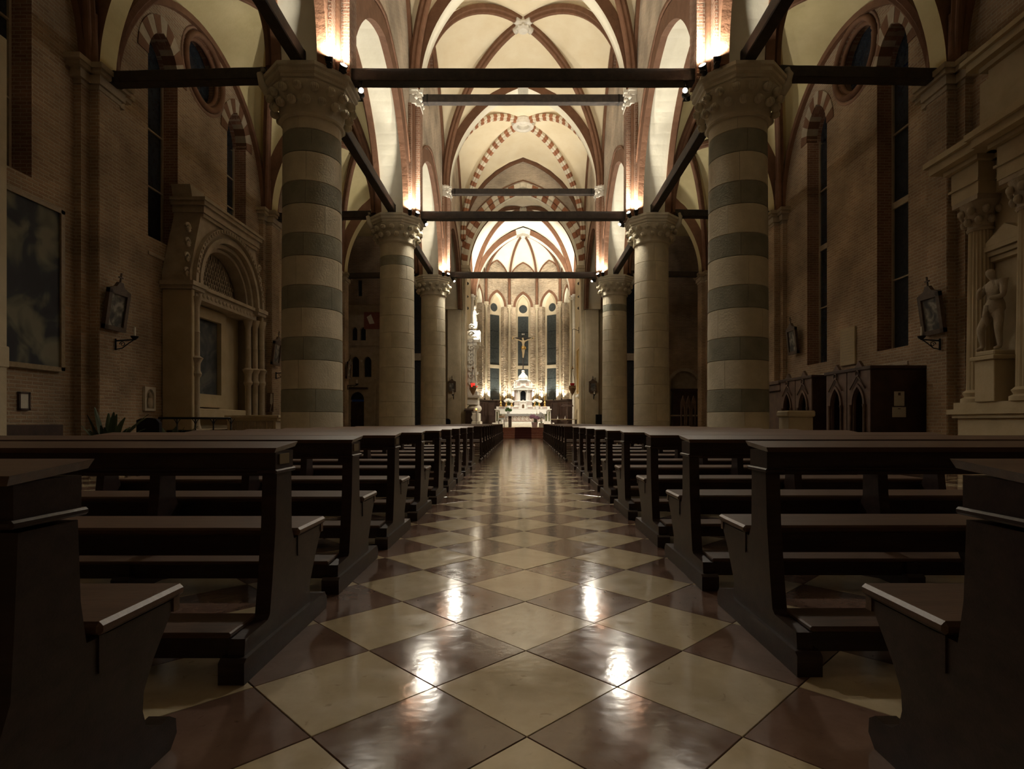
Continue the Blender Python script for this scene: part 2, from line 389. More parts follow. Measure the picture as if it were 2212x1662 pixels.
# arches
def arch_par(a, h):
    c = (h * h - a * a) / (2 * a)
    return c, a + c
def arch_pts(a, h, n=16, off=0.0):
    """pointed (or round) arch from (-a-off, 0) over the apex to (a+off, 0); same count for every off"""
    c, R = arch_par(a, h)
    R2 = R + off
    th = math.acos(max(-1, min(1, c / R2)))
    half = [(R2 * math.cos(th * i / n) - c, R2 * math.sin(th * i / n)) for i in range(n + 1)]
    return [(-x, z) for x, z in half] + [(x, z) for x, z in reversed(half[:-1])]
def pprof(q, a, h):
    if h <= a: return math.sqrt(max(0.0, 1 - q * q))
    c, R = arch_par(a, h)
    return math.sqrt(max(0.0, R * R - (abs(q) * a + c) ** 2)) / h
def arch_ring(mb, a, h, t, x0, zs, d0, d1, mi=0, soff=None, n=16, plane=PY):
    I = arch_pts(a, h, n); E = arch_pts(a, h, n, t); soff = mi if soff is None else soff
    for k in range(len(I) - 1):
        p = [I[k], I[k + 1], E[k + 1], E[k]]
        q0 = mb.add([plane(x0 + x, zs + z, d0) for x, z in p]); q1 = mb.add([plane(x0 + x, zs + z, d1) for x, z in p])
        mb.face((q0, q0 + 1, q0 + 2, q0 + 3), mi); mb.face((q1 + 3, q1 + 2, q1 + 1, q1), mi)
        mb.face((q0, q1, q1 + 1, q0 + 1), soff); mb.face((q0 + 3, q0 + 2, q1 + 2, q1 + 3), mi)
    for k in (0, len(I) - 1):
        q = mb.add([plane(x0 + I[k][0], zs, d0), plane(x0 + E[k][0], zs, d0), plane(x0 + E[k][0], zs, d1), plane(x0 + I[k][0], zs, d1)])
        mb.face((q, q + 1, q + 2, q + 3), mi)
def lerp2(p, q, t): return (p[0] + (q[0] - p[0]) * t, p[1] + (q[1] - p[1]) * t)
def voussoirs(parent, a, h, t, x0, zs, d0, d1, count, mats, plane=PY, name='voussoir', key=None):
    n = 48
    I = arch_pts(a, h, n); E = arch_pts(a, h, n, t); L = len(I) - 1
    def at(c, f):
        f = min(max(f * L, 0), L - 1e-6); k = int(f); return lerp2(c[k], c[k + 1], f - k)
    for k in range(count):
        mb = MB(); f0, f1 = k / count + 0.0004, (k + 1) / count - 0.0004
        fm = (f0 + f1) / 2
        pts = [at(I, f0), at(I, fm), at(I, f1), at(E, f1), at(E, fm), at(E, f0)]
        mb.prism([(x0 + x, zs + z) for x, z in pts], d0 - (0.006 if k % 2 else 0.0), d1, plane)
        mm = mats[k % 2]
        if key and k == count // 2: mm = key
        mb.build(name, mm, parent)

# vault cells
NV = 14
def vcell(mb, K, c1, c2, zs, hk, hl, mi=0, nq=14, dz=0.0):
    """web between two diagonals rising from c1 and c2 (plan points) to key K; hk rise at key, hl rise of the edge arch"""
    a = math.hypot(c1[0] - c2[0], c1[1] - c2[1]) / 2
    rows = []
    for i in range(NV + 1):
        t = PI / 2 * i / NV
        v = math.cos(t); D = hk * math.sin(t); ridge = hk + (hl - hk) * v * v
        if i == NV: rows.append(mb.add([(K[0], K[1], zs + hk + dz)])); break
        pts = []
        for j in range(nq + 1):
            q = -math.cos(PI * j / nq)
            ex, ey = (c1[0] + c2[0]) / 2 + (c2[0] - c1[0]) / 2 * q, (c1[1] + c2[1]) / 2 + (c2[1] - c1[1]) / 2 * q
            pts.append((K[0] + (ex - K[0]) * v, K[1] + (ey - K[1]) * v, zs + dz + D + pprof(q, a, hl) * (ridge - D)))
        rows.append(mb.add(pts))
    for i in range(NV):
        for j in range(nq):
            if i == NV - 1: mb.face((rows[i] + j, rows[i] + j + 1, rows[i + 1]), mi, True)
            else: mb.face((rows[i] + j, rows[i] + j + 1, rows[i + 1] + j + 1, rows[i + 1] + j), mi, True)
def diag_pts(K, c, zs, hk, n=20, t0=0.0, t1=1.0):
    out = []
    for i in range(n + 1):
        t = PI / 2 * (t0 + (t1 - t0) * i / n)
        v = math.cos(t); out.append((K[0] + (c[0] - K[0]) * v, K[1] + (c[1] - K[1]) * v, zs + hk * math.sin(t)))
    return out
def rib_profile(w, d):
    return [(-w, -0.03), (-w, d * 0.45), (-w * 0.55, d * 0.55), (-w * 0.45, d * 0.9), (-w * 0.2, d), (w * 0.2, d), (w * 0.45, d * 0.9), (w * 0.55, d * 0.55), (w, d * 0.45), (w, -0.03)]
def rib_B(K, c):
    d = Vector((K[0] - c[0], K[1] - c[1], 0)).normalized()
    return (-d.y, d.x, 0)
def add_rib(parent, pts, B, w, d, m='rib', name='rib'):
    mb = MB()
    # make sure the profile hangs below the web
    p = [Vector(x) for x in pts]; t = (p[-1] - p[-2]).normalized(); nn = Vector(B).normalized().cross(t)
    mid = (p[-1] - p[0])
    if nn.z > 0.0: B = (-B[0], -B[1], 0)
    mb.sweep(pts, B, rib_profile(w, d)); return mb.build(name, m, parent)

# ================================================================== STRUCTURE
BAYS = [(-4.6, 4.4), (4.4, 13.4), (13.4, 22.4), (22.4, 31.4), (31.4, Y4)]
# ------------------------------------------------------------------ floor with tiles
DG = 0.754
mb = MB(); mb.box(-13.6, 13.6, -5.2, 38.0, -0.30, -0.022)
floor = tag(mb.build('floor', 'grout'), 'checkered floor of cream and red marble tiles laid diagonally', None, None, 'structure')
def tile_mesh(name, m):
    t = MB(); r0 = DG / 2 - 0.0022; b = 0.003
    ring = lambda r, z: t.add([(r, 0, z), (0, r, z), (-r, 0, z), (0, -r, z)])
    a, c, d = ring(r0, -0.022), ring(r0, -b * 0.6), ring(r0 - b, 0)
    for p, q in ((a, c), (c, d)):
        for j in range(4): t.face((p + j, p + (j + 1) % 4, q + (j + 1) % 4, q + j))
    t.face((d, d + 1, d + 2, d + 3))
    return t.mesh(name, m)
TM = [tile_mesh('tile_cream', 'tile_cream'), tile_mesh('tile_red', 'tile_red')]
cells = []
for j in range(-9, 50):
    for i in range(-18, 19):
        for k in (0, 1):
            x, y = 0.013 + DG * (i + 0.5 * k), 2.377 + DG * (j + 0.5 * k)
            if abs(x) > 13.2 or y > 37.3 or y < -4.4: continue
            vis = y > 0.8 and abs(x) < 0.92 * y + 0.5
            inaisle = abs(x) < 1.5
            score = (1.0 if inaisle else 0.22) / (max(y, 0.8) ** 3) if vis else -1
            cells.append((score, x, y, k))
cells.sort(key=lambda c: -c[0])
for sc_, x, y, k in cells[:300]:
    t = link('tile', TM[k], floor, (x, y, random.uniform(-0.0006, 0.0006)))
    t.rotation_euler = (random.uniform(-1, 1) * 0.0016, random.uniform(-1, 1) * 0.0016, 0)
rest = MB(); r = DG / 2 - 0.0022
for sc_, x, y, k in cells[300:]:
    q = rest.add([(x + r, y, 0), (x, y + r, 0), (x - r, y, 0), (x, y - r, 0)]); rest.face((q, q + 1, q + 2, q + 3), k)
    q2 = rest.add([(x + r, y, -0.022), (x, y + r, -0.022), (x - r, y, -0.022), (x, y - r, -0.022)])
    for e in range(4): rest.face((q + e, q + (e + 1) % 4, q2 + (e + 1) % 4, q2 + e), k)
tag(rest.build('tile_field', ['tile_cream', 'tile_red'], floor), kind='stuff')

# ------------------------------------------------------------------ arcade walls
AA, AH = 3.88, 4.45
for s, nm in ((-1, 'left'), (1, 'right')):
    ys = [-4.6] + YC + [Y4]
    poly = [(-4.6, 20.6), (-4.6, ABZ)]
    for i in range(len(ys) - 1):
        mid = (ys[i] + ys[i + 1]) / 2
        for y, z in arch_pts(AA, AH, 18): poly.append((mid + y, ABZ + z))
    poly += [(Y4 + 0.3, ABZ), (Y4 + 0.3, 20.6)]
    occ = [[(26.9 + 0.85 * math.cos(2 * PI * k / 28), 18.0 + 0.85 * math.sin(2 * PI * k / 28)) for k in range(28)],
           [(17.9 + 0.85 * math.cos(2 * PI * k / 28), 18.0 + 0.85 * math.sin(2 * PI * k / 28)) for k in range(28)]]
    mb = MB()
    mb.prism(poly, s * WIN, s * WOUT, PX, holes=occ, mf=0, ms=lambda p, q: 0 if (p[1] > 20 or q[1] > 20) else 1, hms=2)
    wall = tag(mb.build('wall_nave_' + nm, ['brick_grey', 'plaster_white', 'brick_red']), 'grey brick nave wall above the arcade on the %s' % nm, None, None, 'structure')
    for i in range(1, len(ys) - 1):
        mid = (ys[i] + ys[i + 1]) / 2
        for x0, x1, t, off, hh in ((WIN - 0.04, WIN + 0.17, 0.50, -0.22, 0.0), (WOUT - 0.16, WOUT + 0.04, 0.34, -0.06, 0.0), (WIN - 0.09, WIN + 0.02, 0.10, 0.30, 0.0)):
            a = AA + off; h = AH + off * 1.1
            mb = MB(); arch_ring(mb, a, h, t, mid, ABZ, s * x0, s * x1, n=22, plane=PX)
            mb.build('arch_order', 'rib', wall)
    # clerestory round windows
    for yc in (26.9, 17.9):
        mb = MB(); mb.lathe([(0.86, 0.0), (0.86, 0.06)], (s * (WIN + 0.35), yc, 18.0), 28, axis='x')
        w = tag(mb.build('window_clerestory', 'glass_night'), None, None, None, 'structure')
        w['label'] = 'round clerestory window high in the %s nave wall, %s' % (nm, 'farther one' if yc > 20 else 'nearer one above the first arch')
        mb = MB(); mb.tube([(s * (WIN - 0.02), yc + 0.93 * math.cos(2 * PI * k / 32), 18.0 + 0.93 * math.sin(2 * PI * k / 32)) for k in range(32)], 0.09, n=6, closed=True)
        mb.build('window_surround', 'rib', w)

# ------------------------------------------------------------------ nave vault
ceil = struct('ceiling', 'cream plastered rib vault over the nave with terracotta ribs')
for bi, (ya, yb) in enumerate(BAYS):
    K = (0.0, (ya + yb) / 2); xe = WIN + 0.05
    cs = [(-xe, ya + 0.28), (xe, ya + 0.28), (xe, yb - 0.28), (-xe, yb - 0.28)]
    mb = MB()
    for k in range(4):
        hl = 5.8 if k in (0, 2) else 5.62
        vcell(mb, K, cs[k], cs[(k + 1) % 4], VS, 6.1, hl)
    mb.build('vault_web', 'plaster', ceil)
    for c in cs:
        cc = (c[0] * 0.965, c[1] + (0.12 if c[1] < K[1] else -0.12))
        B = rib_B(K, cc)
        if bi < 4:
            add_rib(ceil, diag_pts(K, cc, VS, 6.1, 26, 0, 0.975), B, 0.19, 0.30)
        else:
            nseg = 29
            for q in range(nseg):
                pts = diag_pts(K, cc, VS, 6.1, 2, 0.93 * q / nseg + 0.0006, 0.93 * (q + 1) / nseg - 0.0006)
                red = q % 2 == 0
                add_rib(ceil, pts, B, 0.20 if red else 0.19, 0.30 if red else 0.29, 'vous_red' if red else 'vous_white', 'rib_block')
    # key boss
    mb = MB()
    if bi < 4:
        mb.lathe([(0.05, -0.52), (0.22, -0.50), (0.30, -0.40), (0.26, -0.33), (0.36, -0.22), (0.30, 0.0)], (0, 0, 0), 16)
        for k in range(8): mb.sphere((0.27 * math.cos(k * PI / 4), 0.27 * math.sin(k * PI / 4), -0.36), 0.08, nu=8, nv=5)
        for k in range(4):
            t = PI / 4 + k * PI / 2
            mb.tube([(0, 0, -0.16), (0.55 * math.cos(t), 0.55 * math.sin(t), -0.20)], 0.17, n=8)
    else:
        mb.lathe([(0.38, -0.10), (0.38, -0.34), (0.48, -0.42), (0.66, -0.36), (0.72, -0.18), (0.72, -0.05), (0.38, -0.10)], (0, 0, 0), 28, caps=False)
        mb.lathe([(0.40, 0.0), (0.40, 0.06)], (0, 0, -0.12), 24)
    mb.build('key_boss', 'stone_white', ceil, (K[0], K[1], VS + 6.1))
    # wall ribs
    for s in (-1, 1):
        mb = MB(); arch_ring(mb, 4.12, 5.45, 0.16, K[1], VS, s * (WIN - 0.13), s * (WIN + 0.02), n=20, plane=PX)
        mb.build('wall_rib', 'rib', ceil)
    # transverse arch at the far end of each bay
    if bi < 4:
        mb = MB(); arch_ring(mb, 3.97, 5.45, 0.45, 0, VS, yb - 0.33, yb + 0.33, mi=0, soff=1, n=24)
        mb.build('transverse_arch', ['rib', 'plaster_white'], ceil)
        mb = MB()
        I = arch_pts(3.97, 5.45, 24); E = arch_pts(3.97, 5.45, 24, 0.45)
        mb.prism([(x, VS + z) for x, z in (I[23], I[24], I[25], E[25], E[24], E[23])], yb - 0.345, yb + 0.345, PY)
        mb.build('arch_keystone', 'stone_white', ceil)
# vault shafts on top of the columns
def vault_shaft(s, y, nm):
    p = struct('trim_shaft', 'red brick vault shaft rising from the %s' % nm)
    mb = MB(); x0, x1 = s * 3.98, s * (WIN + 0.02)
    mb.box(min(x0, x1), max(x0, x1), y - 0.27, y + 0.27, ABZ + 0.02, 13.32)
    mb.build('shaft', 'brick_red', p)
    for d in (-1, 1):
        mb = MB(); mb.lathe([(0.10, ABZ + 0.02), (0.10, 13.32)], (s * 4.24, y + d * 0.37, 0), 12); mb.build('shaft_roll', 'rib', p)
        mb = MB(); xa, xb = s * 4.24, s * (WIN + 0.02); mb.box(min(xa, xb), max(xa, xb), y + d * 0.60 - 0.14, y + d * 0.60 + 0.14, ABZ + 0.02, 13.2); mb.build('side_pilaster', 'brick_red', p)
    mb = MB()
    for (o, z0, z1) in ((0.02, 13.30, 13.40), (-0.02, 13.40, 13.62), (0.06, 13.62, 13.76), (0.10, 13.76, 13.88)):
        xa, xb = s * (3.98 - o), s * (WIN + 0.02)
        mb.box(min(xa, xb), max(xa, xb), y - 0.30 - o, y + 0.30 + o, z0, z1)
        xa = s * (4.12 - o)
        mb.box(min(xa, xb), max(xa, xb), y - 0.50 - o, y + 0.50 + o, z0, z1)
    cp = mb.build('shaft_capital', 'stone_white', p)
    mb = MB()
    for dy in (-0.26, 0, 0.26): mb.sphere((s * 3.97, y + dy, 13.54), 0.085, nu=8, nv=6)
    for d in (-1, 1): mb.sphere((s * 4.1, y + d * 0.48, 13.54), 0.085, nu=8, nv=6)
    mb.build('leaf_knob', 'stone_white', cp)
ordn = ['', 'nearest', 'second', 'third']
for i in (1, 2, 3):
    for s, nm in ((-1, 'left'), (1, 'right')): vault_shaft(s, YC[i], '%s %s column' % (ordn[i], nm))

# ------------------------------------------------------------------ aisles: vaults, outer walls
for s, nm in ((-1, 'left'), (1, 'right')):
    ac = struct('ceiling_aisle_' + nm, 'ochre plastered rib vault over the %s aisle' % nm)
    xi, xo = s * (WOUT - 0.03), s * (AISW + 0.03); xm = (xi + xo) / 2
    for ya, yb in BAYS[1:4]:
        K = (xm, (ya + yb) / 2)
        cs = [(xi, ya + 0.2), (xo, ya + 0.2), (xo, yb - 0.2), (xi, yb - 0.2)]
        mb = MB()
        for k in range(4): vcell(mb, K, cs[k], cs[(k + 1) % 4], AS, 4.75, 4.5 if k in (0, 2) else 4.25)
        mb.build('vault_web', 'plaster_aisle', ac)
        for c in cs:
            cc = (xm + (c[0] - xm) * 0.93, c[1] + (0.1 if c[1] < K[1] else -0.1))
            add_rib(ac, diag_pts(K, cc, AS, 4.75, 20, 0, 0.98), rib_B(K, cc), 0.14, 0.22)
        mb = MB(); mb.lathe([(0.05, -0.4), (0.2, -0.36), (0.26, -0.2), (0.2, 0)], (0, 0, 0), 14); mb.build('key_boss', 'stone', ac, (K[0], K[1], AS + 4.75))
        for xw, d in ((s * (AISW - 0.14), s * (AISW + 0.02)), (s * (WOUT - 0.02), s * (WOUT + 0.13))):
            mb = MB(); arch_ring(mb, 4.05, 4.05, 0.19, K[1], AS, xw, d, n=18, plane=PX); mb.build('wall_rib', 'rib', ac)
        mb = MB(); arch_ring(mb, 1.92, 3.95, 0.5, xm, AS, yb - 0.26, yb + 0.26, mi=0, soff=1, n=18)
        mb.build('transverse_arch', ['rib', 'plaster_aisle'], ac)

def lancet(yc, w, z0, zs, za, n=8):
    return [(yc - w / 2, z0), (yc + w / 2, z0)] + [(yc + x, zs + z) for x, z in reversed(arch_pts(w / 2, za - zs, n))]
WINS = {-1: [(11.05, 6.1), (16.0, 6.1), (20.1, 7.7), (24.9, 6.1)], 1: [(15.6, 3.1), (19.6, 3.1), (24.6, 3.1)]}
OCU = {-1: [18.05, 27.0], 1: [17.35, 27.0]}
wn = 0
for s, nm in ((-1, 'left'), (1, 'right')):
    holes = [lancet(y, 1.32, z0, 11.0, 11.95) for y, z0 in WINS[s]] + [[(y + 0.95 * math.cos(2 * PI * k / 32), 12.1 + 0.95 * math.sin(2 * PI * k / 32)) for k in range(32)] for y in OCU[s]]
    mb = MB()
    mb.prism([(-5.0, -0.02), (31.8, -0.02), (31.8, 14.6), (-5.0, 14.6)], s * AISW, s * (AISW + 0.7), PX, holes=holes, mf=0, hms=1)
    wall = tag(mb.build('wall_' + nm, ['brick', 'brick_red']), 'brown brick outer wall of the %s aisle' % nm, None, None, 'structure')
    for y in YC[1:]:
        mb = MB(); xa, xb = s * (AISW - 0.38), s * (AISW + 0.05)
        mb.box(min(xa, xb), max(xa, xb), y - 0.34, y + 0.34, 0, 8.72, bev=0.02)
        xa = s * (AISW - 0.16)
        for d in (-1, 1): mb.box(min(xa, xb), max(xa, xb), y + d * 0.47 - 0.12, y + d * 0.47 + 0.12, 0, 8.72)
        pl = mb.build('pilaster', 'brick', wall)
        mb = MB()
        for (o, z0, z1) in ((0.0, 8.68, 8.78), (0.06, 8.78, 8.98), (0.14, 8.98, 9.08), (0.18, 9.08, 9.20)):
            xa = s * (AISW - 0.40 - o); mb.box(min(xa, xb), max(xa, xb), y - 0.36 - o, y + 0.36 + o, z0, z1)
            xa = s * (AISW - 0.18 - o); mb.box(min(xa, xb), max(xa, xb), y - 0.62 - o * 1.5, y + 0.62 + o * 1.5, z0, z1)
        mb.build('pilaster_capital', 'stone_aisle', pl)
        mb = MB()  # roll shafts above the capital carrying the aisle ribs
        mb.lathe([(0.12, 9.2), (0.12, 10.4)], (s * (AISW - 0.22), y - 0.34, 0), 10); mb.lathe([(0.12, 9.2), (0.12, 10.4)], (s * (AISW - 0.22), y + 0.34, 0), 10)
        mb.build('rib_foot', 'rib', wall)
    # lancet windows
    for k, (y, z0) in enumerate(WINS[s]):
        wn += 1
        p = struct('window_%d' % wn, 'tall dark lancet window in the %s aisle wall, %s' % (nm, ['first from the camera', 'second from the camera', 'third from the camera', 'fourth from the camera'][k]))
        xg = s * (AISW + 0.46); xa, xb = min(xg, xg + s * 0.03), max(xg, xg + s * 0.03)
        zt = 10.9; zz = [z0 + (zt - z0) * q / 3 for q in range(4)] if s < 0 else [z0, 5.1, 7.2, 9.2, 10.9]
        for za_, zb_ in zip(zz, zz[1:]):
            mb = MB(); mb.box(xa, xb, y - 0.62, y + 0.62, za_ + 0.02, zb_ - 0.02); mb.build('pane', 'glass_night', p)
        mb = MB(); mb.prism([(y + x, 10.95 + z) for x, z in arch_pts(0.62, 0.92, 8)], xg, xg + s * 0.03, PX); mb.build('pane', 'glass_night', p)
        mb = MB(); fx0, fx1 = min(xg - s * 0.05, xg + s * 0.06), max(xg - s * 0.05, xg + s * 0.06)
        for d in (-1, 1): mb.box(fx0, fx1, y + d * 0.64 - 0.04, y + d * 0.64 + 0.04, z0, 11.0)
        mb.build('window_frame', 'stone_aisle', p)
        mb = MB()
        for q in zz[1:-1]: mb.box(fx0, fx1, y - 0.6, y + 0.6, q - (0.09 if s > 0 and q > 6 and q < 8 else 0.02), q + (0.09 if s > 0 and q > 6 and q < 8 else 0.02))
        mb.build('glazing_bar', 'stone_aisle', p)
        voussoirs(wall, 0.66, 0.98, 0.42, y, 10.98, s * (AISW - 0.025), s * (AISW + 0.35), 11, ['rib', 'stone_aisle'], PX)
        mb = MB(); xs0, xs1 = s * (AISW - 0.03), s * (AISW + 0.46)
        mb.hexa([(xs0, y - 0.66, z0 - 0.5), (xs1, y - 0.66, z0 - 0.5), (xs1, y + 0.66, z0 - 0.5), (xs0, y + 0.66, z0 - 0.5), (xs0, y - 0.66, z0 - 0.42), (xs1, y - 0.66, z0 + 0.02), (xs1, y + 0.66, z0 + 0.02), (xs0, y + 0.66, z0 - 0.42)])
        mb.build('window_sill', 'brick_grey', p)
    for k, y in enumerate(OCU[s]):
        wn += 1
        p = struct('window_%d' % wn, 'round oculus window in the %s aisle wall, %s' % (nm, ['nearest the camera', 'partly hidden farther away'][k]))
        xg = s * (AISW + 0.40)
        mb = MB(); mb.lathe([(0.96, 0.0), (0.96, 0.03)], (xg, y, 12.1), 32, axis='x'); mb.build('pane', 'glass_night', p)
        for rr, dx, tr in ((1.04, -0.02, 0.10), (0.92, 0.12, 0.08), (1.20, 0.02, 0.06)):
            mb = MB(); mb.tube([(s * (AISW + dx), y + rr * math.cos(2 * PI * q / 40), 12.1 + rr * math.sin(2 * PI * q / 40)) for q in range(40)], tr, n=8, closed=True); mb.build('moulding_ring', 'rib' if rr < 1.1 else 'brick_red', p)
# back wall behind the camera
mb = MB(); mb.box(-13.6, 13.6, -5.6, -4.9, -0.02, 20.6)
tag(mb.build('wall_back', 'brick'), 'brick entrance wall behind the camera', None, None, 'structure')

# ------------------------------------------------------------------ transept bays beyond the third columns
for s, nm in ((-1, 'left'), (1, 'right')):
    mb = MB(); xa, xb = s * (WOUT - 0.1), s * 13.6
    mb.box(min(xa, xb), max(xa, xb), 31.7, 41.2, 14.3, 14.6)
    tag(mb.build('ceiling_transept_' + nm, 'plaster_aisle'), 'plain plaster ceiling of the %s transept bay' % nm, None, None, 'structure')
    mb = MB(); mb.box(min(s * 13.0, s * 13.6), max(s * 13.0, s * 13.6), 31.4, 41.2, -0.02, 14.6)
    mb.box(min(s * (AISW + 0.5), s * 13.2), max(s * (AISW + 0.5), s * 13.2), 31.4, 31.8, -0.02, 14.6)
    tag(mb.build('wall_transept_' + nm, 'brick'), 'brick side wall of the %s transept bay' % nm, None, None, 'structure')
    yb = Y4 + 0.3
    big = [(s * 6.6, 0.2), (s * 8.3, 0.2), (s * 8.3, 10.2)] + [(s * 7.45 + x * s, 10.2 + z) for x, z in list(reversed(arch_pts(0.85, 1.1, 6)))[1:-1]] + [(s * 6.6, 10.2)]
    if s < 0:
        def bif(xc, z0, zs, w): return [(xc - w, z0), (xc + w, z0)] + [(xc + x, zs + z) for x, z in reversed(arch_pts(w, w * 1.3, 6))]
        lows = [bif(-11.92, 4.3, 5.4, 0.27), bif(-11.05, 4.3, 5.4, 0.27)]
        ups = [bif(-11.98, 6.9, 7.6, 0.2), bif(-11.38, 6.9, 7.6, 0.2)]
        slit = [[(-11.75, 10.05), (-11.45, 10.05), (-11.45, 11.2), (-11.75, 11.2)]]
        door = [[(-12.3, 0.0), (-11.3, 0.0), (-11.3, 2.7)] + [(-11.8 + x, 2.7 + z) for x, z in list(reversed(arch_pts(0.5, 0.55, 6)))[1:-1]] + [(-12.3, 2.7)]]
        holes = lows + ups + slit + door + [big]
    else:
        niche = [[(10.45, 0.3), (12.45, 0.3), (12.45, 3.7)] + [(11.45 + x, 3.7 + z) for x, z in list(reversed(arch_pts(1.0, 1.0, 8)))[1:-1]] + [(10.45, 3.7)]]
        holes = niche + [big]
    mb = MB(); mb.prism([(s * (WOUT + 0.0), -0.05), (s * 13.3, -0.05), (s * 13.3, 14.5), (s * (WOUT + 0.0), 14.5)], yb, yb + 0.5, PY, holes=holes, mf=0)
    wall = tag(mb.build('wall_transept_end_' + nm, ['brick']), 'end wall of the %s transept bay' % nm, None, None, 'structure')
    wn += 1
    p = struct('window_%d' % wn, 'tall dark window glimpsed between the columns at the end of the %s aisle' % nm)
    for z0, z1 in ((0.2, 5.55), (5.95, 11.4)):
        mb = MB(); mb.box(min(s * 6.5, s * 8.4), max(s * 6.5, s * 8.4), yb + 0.35, yb + 0.4, z0, z1); mb.build('pane', 'glass_night', p)
    mb = MB(); mb.box(min(s * 6.5, s * 8.4), max(s * 6.5, s * 8.4), yb + 0.15, yb + 0.42, 5.5, 6.0); mb.build('transom', 'stone_aisle', p)
    if s < 0:
        mb = MB(); mb.box(-13.0, -9.9, yb - 0.03, yb + 0.01, 0, 6.4); mb2 = MB()
        mb2.prism([(-13.0, 0.0), (-9.9, 0.0), (-9.9, 9.4), (-13.0, 9.4)], yb - 0.03, yb, PY, holes=lows + ups + door)
        mb2.build('plaster_facing', 'stone_aisle', wall)
        mb = MB(); mb.box(-13.0, -9.9, yb - 0.10, yb, 6.52, 6.66)
        for k in range(26): mb.box(-12.95 + k * 0.118, -12.89 + k * 0.118, yb - 0.09, yb, 6.42, 6.52)
        mb.build('dentil_course', 'stone_aisle', wall)
        mb = MB(); mb.box(-11.3, -9.95, yb - 0.045, yb - 0.02, 7.7, 8.9); mb.build('fresco_patch', 'fresco', wall)
        mb = MB(); mb.prism([(-11.1, 8.55), (-10.8, 8.75), (-10.55, 8.1), (-10.9, 8.05)], yb - 0.06, yb - 0.04, PY); mb.build('fresco_fragment', 'stone_white', wall)
        mb = MB()
        for x in (-10.55, -10.3, -10.05): mb.box(x - 0.05, x + 0.05, yb - 0.08, yb, 0, 4.2)
        mb.build('pilaster_strip', 'stone_aisle', wall)
        mb = MB(); mb.box(-12.4, -11.0, yb - 0.3, yb, 3.45, 3.55); mb.build('shelf_ledge', 'wood_dark', wall)
        for kk, (hs, lab) in enumerate(((lows, 'lower pair of dark arched windows on the far left wall'), (ups, 'upper pair of small dark arched windows on the far left wall'), (slit, 'narrow slit window high on the far left wall'))):
            wn += 1
            p = struct('window_%d' % wn, lab)
            for h in hs:
                xs = [q[0] for q in h]; zs_ = [q[1] for q in h]
                mb = MB(); mb.box(min(xs) - 0.02, max(xs) + 0.02, yb + 0.25, yb + 0.3, min(zs_) - 0.02, max(zs_) + 0.02); mb.build('pane', 'glass_night', p)
        mb = MB(); mb.lathe([(0.10, 4.3), (0.07, 4.4), (0.07, 5.3), (0.13, 5.45), (0.13, 5.5)], (-11.485, yb + 0.06, 0), 12); mb.build('window_column', 'stone_white', p)
        mb = MB(); mb.box(-12.3, -11.3, yb + 0.2, yb + 0.26, 0, 2.55)
        d = tag(mb.build('door_1', 'wood_dark'), 'dark arched door in the far left wall behind an iron grille', None, None, 'structure')
        mb = MB()
        for k in range(5):
            mb.tube([(-12.3 + k * 0.2, yb + 0.1, 0.0), (-12.1 + k * 0.2, yb + 0.1, 1.3)], 0.012, n=5); mb.tube([(-12.1 + k * 0.2, yb + 0.1, 0.0), (-12.3 + k * 0.2, yb + 0.1, 1.3)], 0.012, n=5)
        mb.build('grille', 'iron', d)
        mb = MB(); mb.prism([(-11.8 + x, 2.7 + z) for x, z in arch_pts(0.5, 0.55, 8)], yb + 0.22, yb + 0.26, PY); mb.build('fanlight', 'glass_night', d)
    else:
        mb = MB(); arch_ring(mb, 1.0, 1.0, 0.22, 11.45, 3.7, yb - 0.06, yb + 0.1, n=12)
        for x in (10.34, 12.56): mb.box(x - 0.11, x + 0.11, yb - 0.06, yb + 0.1, 0.3, 3.7)
        mb.build('niche_surround', 'stone_aisle', wall)
        mb = MB(); mb.box(10.4, 12.5, yb + 0.35, yb + 0.45, 0.3, 4.8); mb.build('niche_back', 'stone_aisle', wall)
        a = thing('niche_altar', 'dark small altar inside the arched niche on the far right wall', 'altar', (11.45, yb - 0.4, 0))
        mb = MB(); mb.box(-0.95, 0.95, -0.25, 0.3, 0.3, 1.5, bev=0.03); mb.build('altar_block', 'wood_dark', a)
        mb = MB(); mb.box(-1.0, 1.0, -0.3, 0.32, 1.5, 1.6); mb.build('altar_slab', 'stone_aisle', a)
        mb = MB(); mb.box(-0.85, 0.85, 0.1, 0.3, 1.6, 3.3); mb.box(-0.97, 0.97, 0.05, 0.3, 3.3, 3.45); mb.build('dossal', 'wood_dark', a)

# ------------------------------------------------------------------ chancel arch wall
CA, CH, CZ = 3.98, 5.25, 12.1
mb = MB()
poly = [(-5.8, 20.6), (-5.8, CZ)] + [(x, CZ + z) for x, z in arch_pts(CA, CH, 20, 0.60)] + [(5.8, CZ), (5.8, 20.6)]
mb.prism(poly, Y4, Y4 + 1.0, PY)
wch = tag(mb.build('wall_chancel', ['brick_grey']), 'brick wall over the striped chancel arch', None, None, 'structure')
voussoirs(wch, CA + 0.30, CH + 0.36, 0.30, 0, CZ, Y4 - 0.03, Y4 + 0.98, 35, ['vous_white', 'vous_red'], key='vous_white')
voussoirs(wch, CA, CH, 0.30, 0, CZ, Y4 + 0.12, Y4 + 0.95, 35, ['vous_white', 'vous_red'], key='vous_white')
mb = MB(); arch_ring(mb, CA - 0.06, CH - 0.07, 0.08, 0, CZ, Y4 + 0.3, Y4 + 1.02, n=20); mb.build('arch_soffit', 'plaster_white', wch)
mb = MB(); arch_ring(mb, CA + 0.62, CH + 0.76, 0.06, 0, CZ, Y4 - 0.06, Y4 + 0.05, n=20); mb.build('arch_roll', 'rib', wch)
